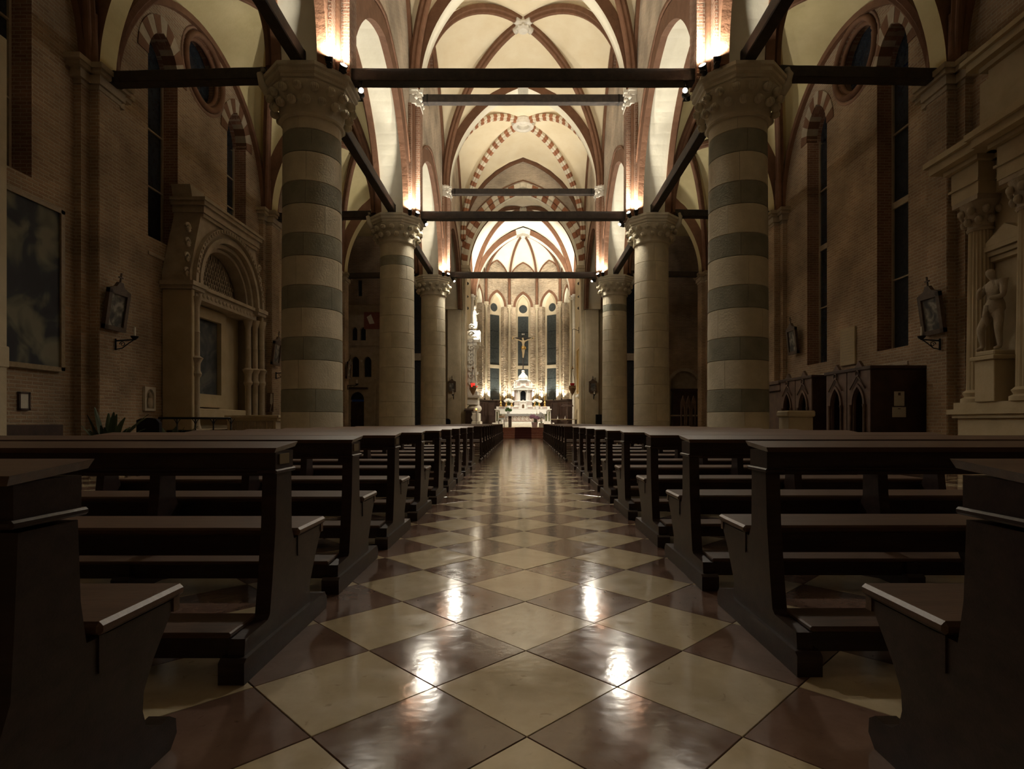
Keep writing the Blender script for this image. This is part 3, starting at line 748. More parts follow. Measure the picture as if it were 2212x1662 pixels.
mb = MB(); arch_ring(mb, 4.15, 5.62, 0.24, 0, VS, Y4 - 0.16, Y4 + 0.04, n=22); mb.build('wall_rib', 'rib', wch)
for s, nm in ((-1, 'left'), (1, 'right')):
    p = struct('trim_pier', 'pale stone pier of the chancel arch on the %s' % nm)
    mb = MB(); mb.box(min(s * 4.04, s * 5.8), max(s * 4.04, s * 5.8), Y4 - 0.1, Y4 + 1.0, 0, CZ)
    pr = mb.build('pier', 'stone_warm', p)
    mb = MB(); mb.box(min(s * 4.35, s * 5.3), max(s * 4.35, s * 5.3), Y4 - 0.4, Y4 + 0.2, 0, 13.5, bev=0.03); mb.build('pier_pilaster', 'stone_warm', p)
    mb = MB()
    for x in (4.10, 4.20, 4.30): mb.lathe([(0.045, 0.2), (0.05, 11.6)], (s * x, Y4 - 0.1, 0), 8)
    mb.build('pier_roll', 'stone_warm', p)
    mb = MB()
    mb.box(min(s * 4.28, s * 5.37), max(s * 4.28, s * 5.37), Y4 - 0.47, Y4 + 0.2, 13.5, 13.7)
    for k in range(7): mb.box(min(s * (4.3 + k * 0.16), s * (4.38 + k * 0.16)), max(s * (4.3 + k * 0.16), s * (4.38 + k * 0.16)), Y4 - 0.48, Y4 - 0.4, 13.36, 13.5)
    mb.build('pier_capital', 'stone_white', p)
    mb = MB()
    for o, z0, z1 in ((0.0, 11.55, 11.7), (0.06, 11.7, 11.9), (0.12, 11.9, 12.1)):
        mb.box(min(s * (3.88 - o), s * 4.6), max(s * (3.88 - o), s * 4.6), Y4 - 0.14 - o, Y4 + 1.0, z0, z1)
    mb.build('impost', 'stone_warm', p)

# ------------------------------------------------------------------ choir and apse
PZ0 = 0.72
st = struct('floor_presbytery', 'raised presbytery floor with red marble steps')
mb = MB(); mb.box(-13.2, 13.2, 39.0, 53.0, -0.2, PZ0); mb.build('platform', 'stone_warm', st)
for k in range(5):
    mb = MB(); mb.box(-5.2, 5.2, 37.4 + 0.32 * k, 39.05, 0.144 * k, 0.144 * (k + 1) - 0.004, bev=0.012); mb.build('step', 'step', st)
mb = MB()
for k in range(5):
    y0 = 37.4 + 0.32 * k
    mb.box(-0.55, 0.55, y0 - 0.012, y0 + 0.34, 0.144 * k + 0.002, 0.144 * (k + 1) + 0.006)
mb.box(-0.55, 0.55, 39.0, 40.7, PZ0 + 0.001, PZ0 + 0.012)
tag(mb.build('step_strip', 'strip'), 'dark red strip up the altar steps', 'strip')  # darker red strip along the middle of the steps
XA, YA0, YA5 = 4.30, Y4 + 1.0, 47.9
CS = 11.55
for s, nm in ((-1, 'left'), (1, 'right')):
    mb = MB(); mb.box(min(s * XA, s * (XA + 0.6)), max(s * XA, s * (XA + 0.6)), YA0 - 0.05, YA5 + 0.1, 0, 17.5)
    w = tag(mb.build('wall_choir_' + nm, 'plaster_tan'), 'plastered %s wall of the choir' % nm, None, None, 'structure')
    mb = MB(); mb.lathe([(0.13, PZ0), (0.13, CS - 0.35), (0.2, CS - 0.3), (0.2, CS - 0.25), (0.16, CS - 0.2), (0.3, CS), (0.3, CS + 0.08)], (s * (XA - 0.1), 47.4, 0), 12)
    mb.build('wall_shaft', 'stone_white', w)
cc_ = struct('ceiling_choir', 'pale rib vault over the choir')
Kc = (0, 44.4); cs = [(-XA - 0.02, YA0), (XA + 0.02, YA0), (XA + 0.02, 47.4), (-XA - 0.02, 47.4)]
mb = MB()
for k in range(4): vcell(mb, Kc, cs[k], cs[(k + 1) % 4], CS, 6.15, 5.75 if k in (0, 2) else 4.4)
mb.build('vault_web', 'apse_plaster', cc_)
for c in cs:
    c2 = (c[0] * 0.96, c[1] + (0.1 if c[1] < 44 else -0.1))
    add_rib(cc_, diag_pts(Kc, c2, CS, 6.15, 24, 0, 0.97), rib_B(Kc, c2), 0.15, 0.24)
mb = MB(); mb.lathe([(0.05, -0.45), (0.2, -0.42), (0.28, -0.25), (0.2, 0)], (0, 0, 0), 14)
for k in range(4): mb.tube([(0, 0, -0.12), (0.4 * math.cos(PI / 4 + k * PI / 2), 0.4 * math.sin(PI / 4 + k * PI / 2), -0.14)], 0.13, n=8)
mb.build('key_boss', 'stone_white', cc_, (Kc[0], Kc[1], CS + 6.15))
mb = MB(); arch_ring(mb, 3.86, 5.15, 0.42, 0, CS, 47.2, 47.9, mi=0, soff=1, n=24); mb.build('transverse_arch', ['rib', 'apse_plaster'], cc_)
mb = MB(); I = arch_pts(3.86, 5.15, 24); E = arch_pts(3.86, 5.15, 24, 0.42)
mb.prism([(x, CS + z) for x, z in (I[22], I[23], I[24], I[25], I[26], E[26], E[25], E[24], E[23], E[22])], 47.185, 47.9, PY); mb.build('arch_keystone', 'stone_white', cc_)
for s in (-1, 1):
    mb = MB(); arch_ring(mb, 2.9, 4.2, 0.14, 44.4, CS, s * (XA - 0.14), s * (XA + 0.02), n=16, plane=PX); mb.build('wall_rib', 'rib', cc_)
# apse polygon: five sides of a decagon
RA, YAP = 4.15, 47.9
corn = [(RA * math.sin(math.radians(a)), YAP + RA * math.cos(math.radians(a))) for a in (-90, -54, -18, 18, 54, 90)]
wap = struct('wall_apse', 'rough pale brick apse wall with tall windows')
cap_ = struct('ceiling_apse', 'pale ribbed half dome of the apse')
KA = (0.0, 48.15); AZ, AHK = 13.7, 3.2
for i in range(5):
    p, q = Vector((*corn[i], 0)), Vector((*corn[i + 1], 0)); d = (q - p); L = d.length; d.normalize(); nrm = Vector((d.y, -d.x, 0))
    if nrm.dot(Vector((0, 47.9, 0)) - p) < 0: nrm = -nrm      # nrm points into the apse
    def to3(u, v, a, p=p, d=d, nrm=nrm): r_ = p + d * u - nrm * a; return (r_.x, r_.y, v)
    hw, z0w, zsw, zaw = (0.74 if i in (1, 3) else 0.66), 3.05, 11.5, 12.65
    hole = [(L / 2 - hw, z0w), (L / 2 + hw, z0w)] + [(L / 2 + x, zsw + z) for x, z in reversed(arch_pts(hw, zaw - zsw, 8))]
    mb = MB(); mb.prism([(-0.2, 0.3), (L + 0.2, 0.3), (L + 0.2, 17.2), (-0.2, 17.2)], 0.0, 0.85, to3, holes=[hole], mf=0, hms=lambda a, b: 1 if min(a[1], b[1]) > zsw - 0.01 else 0)
    mb.build('apse_side', ['brick_apse', 'plaster_white'], wap)
    mb = MB(); arch_ring(mb, hw + 0.02, zaw - zsw + 0.03, 0.22, L / 2, zsw, -0.03, 0.05, n=10, plane=to3); mb.build('window_arch', 'rib', wap)
    wn += 1
    ww = struct('window_%d' % wn, ['leftmost narrow apse window, mostly hidden', 'apse window left of the crucifix', 'central apse window behind the crucifix', 'apse window right of the crucifix', 'rightmost narrow apse window, mostly hidden'][i])
    gw = 0.58 if i in (1, 3) else 0.48
    for za_, zb_ in ((3.1, 4.05), (4.05, 5.05), (5.05, 5.95), (6.25, 7.75), (7.75, 9.3), (9.3, 10.75)):
        mb = MB(); mb.prism([(L / 2 - gw, za_ + 0.012), (L / 2 + gw, za_ + 0.012), (L / 2 + gw, zb_ - 0.012), (L / 2 - gw, zb_ - 0.012)], 0.55, 0.58, to3); mb.build('pane', 'glass_dim', ww)
    mb = MB(); mb.prism([(L / 2 + 0.38 * math.cos(2 * PI * k / 24), 11.42 + 0.38 * math.sin(2 * PI * k / 24)) for k in range(24)], 0.55, 0.58, to3); mb.build('roundel_pane', 'glass_dim', ww)
    fr = [(L / 2 - hw - 0.02, 3.0), (L / 2 + hw + 0.02, 3.0)] + [(L / 2 + x, zsw + z) for x, z in reversed(arch_pts(hw + 0.02, zaw - zsw, 8))]
    hs = [[(L / 2 - gw, 3.1), (L / 2 + gw, 3.1), (L / 2 + gw, 5.95), (L / 2 - gw, 5.95)], [(L / 2 - gw, 6.25), (L / 2 + gw, 6.25), (L / 2 + gw, 10.75), (L / 2 - gw, 10.75)],
          [(L / 2 + 0.38 * math.cos(2 * PI * k / 24), 11.42 + 0.38 * math.sin(2 * PI * k / 24)) for k in range(24)]]
    mb = MB(); mb.prism(fr, 0.50, 0.62, to3, holes=hs); mb.build('window_tracery', 'stone_warm', ww)
    # web and ribs of the half dome
    mb = MB(); vcell(mb, KA, corn[i], corn[i + 1], AZ, AHK, 1.9); mb.build('vault_web', 'apse_plaster', cap_)
    a_ = L / 2
    mb = MB(); arch_ring(mb, a_ - 0.1, 1.76, 0.10, a_, AZ, -0.08, 0.02, n=12, plane=to3); mb.build('wall_rib', 'rib', cap_)
    # wooden back panelling of the choir stalls
    mb = MB(); mb.prism([(0.05, PZ0), (L - 0.05, PZ0), (L - 0.05, 3.0), (0.05, 3.0)], -0.42, -0.05, to3)
    mb.prism([(0.0, 2.9), (L, 2.9), (L, 3.02), (0.0, 3.02)], -0.5, -0.02, to3)
    for k in range(4): mb.prism([(0.1 + k * L / 4, PZ0 + 0.9), (0.1 + k * L / 4 + 0.5, PZ0 + 0.9), (0.1 + k * L / 4 + 0.5, 2.7), (0.1 + k * L / 4, 2.7)], -0.46, -0.40, to3)
    mb.build('stall_panelling', 'wood_dark', wap)
for i, c in enumerate(corn):
    v = Vector((c[0] - KA[0], c[1] - KA[1], 0)); c2 = (KA[0] + v.x * 0.965, KA[1] + v.y * 0.965)
    add_rib(cap_, diag_pts(KA, c2, AZ, AHK, 20, 0, 0.98), rib_B(KA, c2), 0.085, 0.17)
    mb = MB(); mb.lathe([(0.12, CS + 0.1), (0.12, AZ + 0.05)], (c2[0], c2[1], 0), 10); mb.build('rib_shaft', 'rib', cap_)
    mb = MB(); mb.lathe([(0.10, 3.0), (0.10, CS - 0.35), (0.16, CS - 0.32), (0.12, CS - 0.25), (0.24, CS - 0.02), (0.24, CS + 0.1)], (c2[0], c2[1], 0), 12)
    for k in range(6): mb.sphere((c2[0] + 0.18 * math.cos(k), c2[1] + 0.18 * math.sin(k), CS - 0.12), 0.07, nu=6, nv=5)
    mb.build('wall_shaft', 'stone_warm', cap_)
mb = MB(); mb.lathe([(0.04, -0.3), (0.2, -0.28), (0.24, -0.1), (0.15, 0)], (KA[0], KA[1], AZ + AHK), 14); mb.build('key_boss', 'stone_white', cap_)

# ================================================================== THINGS
# ------------------------------------------------------------------ columns
crk = MB()
crk.sphere((0, 0, 0), 0.095, nu=12, nv=8)
for k in range(-2, 3): crk.tube([(0.096 * math.cos(t) * math.cos(k * 0.42), 0.096 * math.cos(t) * math.sin(k * 0.42) * 1.0, 0.096 * math.sin(t)) for t in (-0.7, -0.3, 0.1, 0.5, 0.9, 1.2)], [0.008, 0.013, 0.015, 0.015, 0.012, 0.008], n=5)
CROCKET = crk.mesh('crocket', 'stone')
def column(s, i):
    x, y = s * XC[s], YC[i]
    side = 'left' if s < 0 else 'right'
    look = {1: 'thick stone column with dark stripes, nearest on the %s of the nave' % side,
            2: 'pale stone column with one dark band on top, second on the %s' % side if s < 0 else 'pale plain stone column, second on the right of the nave',
            3: 'pale slim-looking stone column farthest away on the %s near the altar' % side}[i]
    c = thing('column', look, 'column', (x, y, 0), 0, 'nave columns')
    R0, R1 = 0.69, 0.645
    rad = lambda z: R0 + (R1 - R0) * z / 8.0
    if i == 1:
        bands = []; z = 0.55
        k = 0
        while z < 7.95:
            cz = 1.58 + 1.165 * k
            lo, hi = cz - 0.255, cz + 0.255
            if cz < 7.9:
                bands.append((z, lo, 0)); bands.append((lo, hi, 1)); z = hi
            else: bands.append((z, 7.95, 0)); z = 7.95
            k += 1
        bands = [b for b in bands if b[1] - b[0] > 0.02]
        bands = [(a, min(b, 7.95), d) for a, b, d in bands]
    else:
        zs = [0.55]; rr = random.Random(i * 10 + s)
        while zs[-1] < 7.2: zs.append(zs[-1] + rr.choice((0.58, 0.66, 0.74)))
        zs = zs[:-1] + [7.1, 7.45, 7.95] if (i, s) in ((2, -1), (3, 1)) else zs + [7.95]
        zs = sorted(set(z for z in zs if z <= 7.95))
        bands = [(a, b, 1 if (i, s) in ((2, -1), (3, 1)) and abs(a - 7.1) < 0.01 else 0) for a, b in zip(zs, zs[1:]) if b - a > 0.04]
    rb = random.Random(i * 7 + s)
    for z0, z1, d in bands:
        nb = 4; off = rb.uniform(0, 2 * PI)
        for q in range(nb):
            t0, t1 = off + 2 * PI * q / nb + 0.0045, off + 2 * PI * (q + 1) / nb - 0.0045
            mb = MB(); ns = 11; b = 0.013; rings = []
            for (zz, io) in ((z0 + 0.001, b), (z0 + b, 0), (z1 - b, 0), (z1 - 0.001, b)):
                rings.append([((rad(zz) - io) * math.cos(t0 + (t1 - t0) * j / ns), (rad(zz) - io) * math.sin(t0 + (t1 - t0) * j / ns), zz) for j in range(ns + 1)])
            for ra_, rb_ in zip(rings, rings[1:]):
                a = mb.add(ra_); c2 = mb.add(rb_)
                for j in range(ns): mb.face((a + j, a + j + 1, c2 + j + 1, c2 + j), 0, True)
            for e in (0, ns):   # joint faces
                k = mb.add([rings[0][e], rings[1][e], rings[2][e], rings[3][e]] + [(rings[3][e][0] * 0.9, rings[3][e][1] * 0.9, z1), (rings[0][e][0] * 0.9, rings[0][e][1] * 0.9, z0)]); mb.face(range(k, k + 6))
            for e, zz in ((0, z0), (3, z1)):
                k = mb.add(rings[e]); k2 = mb.add([(p[0] * 0.9, p[1] * 0.9, zz) for p in rings[e]])
                for j in range(ns): mb.face((k + j, k + j + 1, k2 + j + 1, k2 + j))
            mb.build('drum_block', 'stone_dark' if d else 'stone', c)
    mb = MB(); mb.lathe([(0.95, 0), (0.95, 0.18), (0.90, 0.22), (0.92, 0.30), (0.84, 0.36), (0.76, 0.40), (0.80, 0.46), (0.74, 0.52), (0.69, 0.555)], (0, 0, 0), 40); mb.build('column_base', 'stone', c)
    mb = MB(); mb.lathe([(0.64, 7.93), (0.70, 7.95), (0.72, 7.99), (0.70, 8.03), (0.69, 8.10), (0.72, 8.25), (0.80, 8.45), (0.88, 8.56), (0.90, 8.62)], (0, 0, 0), 40)
    cap = mb.build('capital', 'stone', c)
    for row, (n, r, z) in enumerate(((16, 0.90, 8.46), (16, 0.82, 8.21))):
        for k in range(n):
            t = 2 * PI * (k + 0.5 * row) / n
            link('crocket', CROCKET, cap, (r * math.cos(t), r * math.sin(t), z), t)
    mb = MB(); f = 1 / math.cos(PI / 8)
    mb.lathe([(r * f, z) for r, z in ((0.86, 8.58), (0.86, 8.64), (0.90, 8.66), (0.90, 8.72), (0.95, 8.76), (0.95, 8.84), (0.99, 8.87), (0.99, ABZ))], (0, 0, 0), 8, smooth=False, a0=PI / 8)
    mb.build('abacus', 'stone', c)
    # four carved leaf stubs on the outer corners
    mb = MB(); mb.tube([(s * 0.85, -0.35, 8.55), (s * 0.98, -0.42, 8.75), (s * 1.02, -0.43, 8.98), (s * 0.98, -0.38, 9.12)], [0.10, 0.09, 0.08, 0.07], n=8); mb.build('corner_leaf', 'stone', c)
for i in (1, 2, 3):
    for s in (-1, 1): column(s, i)

# ------------------------------------------------------------------ tie beams
def beam(p0, p1, w, h, label, name='tie_beam'):
    p0, p1 = Vector(p0), Vector(p1)
    o = thing(name, label, 'beam', p0, 0, 'dark timber tie beams')
    d = p1 - p0; L = d.length
    d.normalize(); B = Vector((-d.y, d.x, 0)).normalized(); U = Vector((0, 0, 1))
    mb = MB(); b = 0.02
    prof = [(-w / 2 + b, -h / 2), (w / 2 - b, -h / 2), (w / 2, -h / 2 + b), (w / 2, h / 2 - b), (w / 2 - b, h / 2), (-w / 2 + b, h / 2), (-w / 2, h / 2 - b), (-w / 2, -h / 2 + b)]
    rings = []
    nseg = 12
    for k in range(nseg + 1):
        c = d * (L * k / nseg) + U * (0.004 * math.sin(k * 2.3))
        rings.append(mb.add([c + B * u + U * v for u, v in prof]))
    for a, c in zip(rings, rings[1:]):
        for j in range(8): mb.face((a + j, a + (j + 1) % 8, c + (j + 1) % 8, c + j))
    mb.face([rings[0] + j for j in range(7, -1, -1)]); mb.face([rings[-1] + j for j in range(8)])
    mb.build('timber', 'wood_beam', o)
    for e in (0.25, L - 0.25):
        mb = MB(); c = d * e
        rr = [mb.add([c + d * t + B * (u * 1.06) + U * (v * 1.06) for u, v in prof]) for t in (-0.03, 0.03)]
        for j in range(8): mb.face((rr[0] + j, rr[0] + (j + 1) % 8, rr[1] + (j + 1) % 8, rr[1] + j))
        mb.build('iron_strap', 'iron', o)
    return o
BZ = 9.15
for i in (1, 2, 3):
    y = YC[i]; nth = ordn[i]
    beam((-4.35, y, BZ), (4.42, y, BZ), 0.30, 0.30, 'long dark tie beam across the nave between the %s pair of columns' % nth)
    beam((-5.5, y, BZ + 0.06), (-9.75, y, BZ - 0.05), 0.30, 0.27, 'dark tie beam across the left aisle at the %s column' % nth)
    beam((5.6, y, BZ + 0.10), (9.95, y, BZ + 0.02), 0.30, 0.27, 'dark tie beam across the right aisle at the %s column' % nth)
    if i > 1: beam((-3.98, y, 13.70), (3.98, y, 13.70), 0.26, 0.32, 'upper dark tie beam below the vault above the %s pair of columns' % nth)
for k in (0, 1, 2):
    for s, nm in ((-1, 'left'), (1, 'right')):
        lab = ['dark beam running along the %s arcade from above the camera to the nearest column', 'dark beam along the %s arcade between the nearest and second columns', 'dark beam along the %s arcade between the second and third columns'][k] % nm
        beam((s * 4.98, YC[k] + (0.5 if k else 1.5), BZ + 0.05), (s * 4.98, YC[k + 1] - 0.45, BZ + 0.05), 0.28, 0.30, lab)

# ------------------------------------------------------------------ lamps on the capitals
def spotlight(loc, target, label, r=0.085, bracket=0.12, group='capital spotlights'):
    o = thing('spotlight', label, 'lamp', loc, 0, group)
    d = (Vector(target) - Vector(loc)).normalized()
    q = d.to_track_quat('Z', 'Y').to_matrix().to_4x4()
    h = MB(); h.lathe([(r * 0.55, -0.20), (r * 0.8, -0.18), (r, -0.02), (r * 1.08, 0.0), (r * 1.08, 0.03), (r * 0.97, 0.03), (r * 0.97, -0.01)], (0, 0, 0), 16, caps=True)
    ho = h.build('housing', 'iron', o); ho.matrix_local = q
    l = MB(); l.lathe([(r * 0.95, 0.0), (r * 0.7, 0.012), (0.001, 0.02)], (0, 0, 0), 16); lo = l.build('lens', 'lens', o); lo.matrix_local = q
    b = MB(); b.tube([(0, 0, -bracket), (0, 0, -0.02)], 0.02, n=6); b.box(-0.06, 0.06, -0.06, 0.06, -bracket - 0.01, -bracket + 0.005); b.build('bracket', 'iron', o)
    return o
PW = {1: (320, 340, 520), 2: (340, 400, 230), 3: (340, 400, 260)}
for i in (1, 2, 3):
    for s, nm in ((-1, 'left'), (1, 'right')):
        y = YC[i]; pa, pb, pc = PW[i]
        A = Vector((s * 4.26, y - 0.84, 9.09)); B_ = Vector((s * 4.02, y - 0.58, 9.07)); C_ = Vector((s * 3.76, y - 0.12, 8.80))
        ta = A + Vector((s * -0.10, -0.55, 1.0)); tb = B_ + Vector((s * -0.55, -0.75, 0.75)); tc = C_ + Vector((-s * 0.55, -0.8, -0.9))
        nth = ordn[i]
        spotlight(A, ta, 'spotlight on the %s %s capital at the foot of the brick shaft' % (nth, nm))
        spotlight(B_, tb, 'spotlight on the nave edge of the %s %s capital' % (nth, nm))
        spotlight(C_, tc, 'small spotlight hung below the beam beside the %s %s capital' % (nth, nm), 0.06, -0.2)
        spot(A + (ta - A).normalized() * 0.09, A + Vector((0.0, 0.06, 1)), pa, 150, 0.5, 0.07)
        spot(B_ + (tb - B_).normalized() * 0.06, B_ + Vector((-s * 0.25, -0.30, 1.0)), pb, 165, 0.5, 0.07)
        spot(C_ + (tc - C_).normalized() * 0.07, C_ + Vector((-s * 0.45, -0.7, -0.9)) if i == 1 else C_ + Vector((-s * 0.25, -0.35, -0.9)), pc, 110 if i == 1 else 150, 0.8, 0.20)
        # lamps on the altar side of the same capital
        D_ = Vector((s * 3.96, y + 0.55, 9.07)); td = D_ + Vector((-s * 0.5, 0.9, 1.4))
        spotlight(D_, td, 'spotlight on the altar side of the %s %s capital' % (nth, nm))
        if i < 3: spot(D_ + (td - D_).normalized() * 0.09, td, pb * 0.95, 140, 0.7, 0.07)
        else:
            spot(D_ + (td - D_).normalized() * 0.09, (0, 36.0, 19.9), 1500, 62, 1.0, 0.07)
            spot(D_ + (td - D_).normalized() * 0.12, (0, 40.4, 6.5), 700, 62, 0.6, 0.07)  # second beam added from this fixture to brighten the chancel piers
# choir lamps behind the chancel arch piers
for s, nm in ((-1, 'left'), (1, 'right')):
    for k, (z, pw, tgt) in enumerate(((11.2, 2500, (0, 49.6, 15.2)), (10.2, 2300, (-s * 0.9, 45.9, 1.6)), (9.4, 160, (s * 1.2, 51.0, 8.0)))):
        L_ = Vector((s * 4.08, 41.75, z))
        spotlight(L_, tgt, 'choir spotlight behind the %s chancel pier, %s of three' % (nm, ['top', 'middle', 'lowest'][k]), 0.11, 0.0, 'choir spotlights')
        d = (Vector(tgt) - L_).normalized()
        spot(L_ + d * 0.1, tgt, pw, (74, 58, 60)[k], 0.7, 0.10)
# apse uplights standing on the stall panelling at the corners
for i in range(1, 5):
    v = Vector((corn[i][0] - 0, corn[i][1] - 47.9, 0)).normalized()
    for k, da in enumerate((-0.55, 0.55)):
        tn = Vector((-v.y, v.x, 0))
        base = Vector((corn[i][0], corn[i][1], 3.12)) - v * 0.42 + tn * da
        spotlight(base, base + Vector((0, 0, 1)) + v * 0.12, 'uplight on the stall panelling beside apse shaft %s' % ['', 'far left', 'left of centre', 'right of centre', 'far right'][i] + (', left one' if da > 0 else ', right one'), 0.06, 0.10, 'apse uplights')
        spot(base + Vector((0, 0, 0.05)), base + Vector((0, 0, 1)) + v * 0.20, 300, 100, 0.9, 0.05)

# ------------------------------------------------------------------ pews
PL = 2.68
PEW_END = [(-0.52, 0.0), (0.30, 0.0), (0.24, 0.10), (0.235, 0.20), (0.33, 0.36), (0.42, 0.475), (0.42, 0.50), (0.02, 0.50), (-0.01, 0.56), (-0.015, 0.86), (-0.185, 0.86), (-0.20, 0.60), (-0.235, 0.35), (-0.262, 0.20), (-0.285, 0.182), (-0.50, 0.175)]
PEW_END0 = [(-0.42, 0.0), (0.39, 0.0), (0.425, 0.04), (0.42, 0.09), (0.385, 0.115), (0.34, 0.11), (0.30, 0.12), (0.265, 0.15), (0.25, 0.20), (0.255, 0.26), (0.30, 0.34), (0.37, 0.43), (0.42, 0.50), (0.02, 0.50), (0.0, 0.62), (-0.01, 0.84), (-0.19, 0.84), (-0.20, 0.62), (-0.21, 0.45), (-0.26, 0.32), (-0.33, 0.24), (-0.36, 0.16), (-0.40, 0.115), (-0.445, 0.08), (-0.45, 0.03)]
def pew_type(kind):
    root = link('pew', None)
    h = PL / 2
    prof = PEW_END if kind else PEW_END0
    mb = MB(); mb.prism(prof, -0.035, 0.035, PX); end = mb.mesh('end_panel', 'pew')
    mb = MB(); mb.prism([(-0.55, 0.0), (0.44, 0.0), (0.455, 0.03), (0.45, 0.07), (0.42, 0.105), (-0.53, 0.105), (-0.55, 0.09)], -0.055, 0.055, PX); pli = mb.mesh('plinth', 'pew')
    mb = MB(); mb.box(-0.037, 0.037, -0.205, 0.0, 0.86, 0.958); mb.box(-0.048, 0.048, -0.222, 0.016, 0.852, 0.872, bev=0.006); blk = mb.mesh('end_block', 'pew')
    for x in (-h, 0.0, h):
        e = link('end_panel' if x else 'middle_support', end, root, (x, 0, 0))
        if kind: link('plinth', pli, e, (0, 0, 0))
        if x: link('end_block', blk, e, (0, 0, 0))
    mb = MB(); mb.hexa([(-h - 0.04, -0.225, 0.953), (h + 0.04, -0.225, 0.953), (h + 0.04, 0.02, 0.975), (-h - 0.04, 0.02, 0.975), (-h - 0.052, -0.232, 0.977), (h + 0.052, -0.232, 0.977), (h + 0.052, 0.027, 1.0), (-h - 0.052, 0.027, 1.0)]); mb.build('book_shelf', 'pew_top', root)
    mb = MB(); mb.box(-h + 0.03, h - 0.03, -0.195, -0.17, 0.855, 0.955); mb.box(-h + 0.03, h - 0.03, -0.20, -0.01, 0.842, 0.858); mb.box(-h + 0.03, h - 0.03, -0.205, -0.165, 0.866, 0.876); mb.build('apron', 'pew', root)
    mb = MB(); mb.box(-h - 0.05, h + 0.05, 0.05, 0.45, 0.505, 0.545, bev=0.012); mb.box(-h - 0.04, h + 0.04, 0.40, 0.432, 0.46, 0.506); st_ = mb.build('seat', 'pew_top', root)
    mb = MB(); mb.box(-h - 0.04, h + 0.04, 0.06, 0.085, 0.40, 0.505); mb.build('seat_rail', 'pew', st_)
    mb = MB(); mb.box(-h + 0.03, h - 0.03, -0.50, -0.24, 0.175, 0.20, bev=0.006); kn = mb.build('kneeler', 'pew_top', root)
    mb = MB(); mb.box(-h + 0.03, h - 0.03, -0.48, -0.455, 0.085, 0.175); mb.build('kneeler_front', 'pew', kn)
    kids_index(root)
    return root
def far_pew():
    root = link('pew', None); h = PL / 2
    pst = MB(); pst.box(-0.028, 0.028, -0.17, -0.09, 0.0, 0.95, bev=0.008); post = pst.mesh('post', 'pew')
    lg = MB(); lg.lathe([(0.022, 0), (0.034, 0.05), (0.05, 0.10), (0.036, 0.17), (0.026, 0.22), (0.05, 0.33), (0.045, 0.45)], (0, 0, 0), 10); leg = lg.mesh('leg', 'pew')
    ft = MB(); ft.box(-0.035, 0.035, -0.48, 0.40, 0.0, 0.07, bev=0.015); foot = ft.mesh('foot_rail', 'pew')
    for x in (-h, 0, h):
        link('post', post, root, (x, 0, 0)); link('leg', leg, root, (x, 0.30, 0.05)); link('foot_rail', foot, root, (x, 0, 0))
    mb = MB(); mb.box(-h - 0.06, h + 0.06, -0.23, 0.02, 0.955, 0.985, bev=0.01); mb.build('book_shelf', 'pew_top', root)
    mb = MB(); mb.box(-h, h, -0.15, -0.125, 0.80, 0.955); mb.build('apron', 'pew', root)
    mb = MB(); mb.box(-h, h, -0.145, -0.12, 0.62, 0.70); mb.build('back_rail', 'pew', root)
    mb = MB(); mb.box(-h - 0.03, h + 0.03, -0.02, 0.42, 0.50, 0.545, bev=0.015); mb.build('seat', 'pew_top', root)
    mb = MB(); mb.box(-h, h, -0.47, -0.24, 0.14, 0.165); mb.build('kneeler', 'pew_top', root)
    kids_index(root)
    return root
protos = [pew_type(0), pew_type(1), far_pew()]
ROWS_A = [1.53, 2.94, 4.19, 5.48, 6.90, 8.20, 9.50, 10.75, 12.15, 13.50]
ROWS_B = [16.4 + 1.3 * k for k in range(14)]
ORD = ['first', 'second', 'third', 'fourth', 'fifth', 'sixth', 'seventh', 'eighth', 'ninth', 'tenth', 'eleventh', 'twelfth', 'thirteenth', 'fourteenth']
first = [True, True, True]
def place_pew(t, x, y, label, group):
    if first[t]: o = protos[t]; first[t] = False
    else: o = copy_tree(protos[t])
    o.location = (x, y, 0); o.rotation_euler = (0, 0, random.uniform(-0.004, 0.004))
    tag(o, label, 'pew', group); return o
for s, nm in ((-1, 'left'), (1, 'right')):
    for k, y in enumerate(ROWS_A):
        o = place_pew(0 if k == 0 else 1, s * (1.222 + PL / 2 + random.uniform(-0.012, 0.012)), y + (0.08 if s > 0 and k else 0),
                  ('closest dark wooden pew at the bottom %s corner with scroll feet' % nm) if k == 0 else 'dark wooden pew with kneeler %s of the aisle, %s row from the camera' % (nm, ORD[k]), 'pews in the front block')
        if s < 0 and 0 < k < 6:
            mb = MB(); mb.box(PL / 2 + 0.036, PL / 2 + 0.043, -0.17, -0.06, 0.895, 0.945); mb.build('number_plate', 'brass', o)
    for k, y in enumerate(ROWS_B):
        place_pew(2, s * (1.205 + PL / 2), y, 'slender dark pew %s of the aisle in the far block, %s row' % (nm, ORD[k]), 'pews in the far block')

# ------------------------------------------------------------------ figures (skin modifier over a jointed skeleton)
def figure(name, joints, edges, root, material, parent, loc=(0, 0, 0), rz=0.0, sub=2):
    me = bpy.data.meshes.new(name)
    keys = list(joints); idx = {k: i for i, k in enumerate(keys)}
    me.from_pydata([joints[k][0] for k in keys], [(idx[a], idx[b]) for a, b in edges], [])
    me.materials.append(M[material])
    o = link(name, me, parent, loc, rz)
    md = o.modifiers.new('skin', 'SKIN'); md.use_smooth_shade = True; md.branch_smoothing = 0.3
    sv = me.skin_vertices[0].data
    for k in keys:
        r_ = joints[k][1]; sv[idx[k]].radius = r_ if isinstance(r_, tuple) else (r_, r_)
    sv[idx[root]].use_root = True
    sb = o.modifiers.new('subdivision', 'SUBSURF'); sb.levels = sub; sb.render_levels = sub
    return o

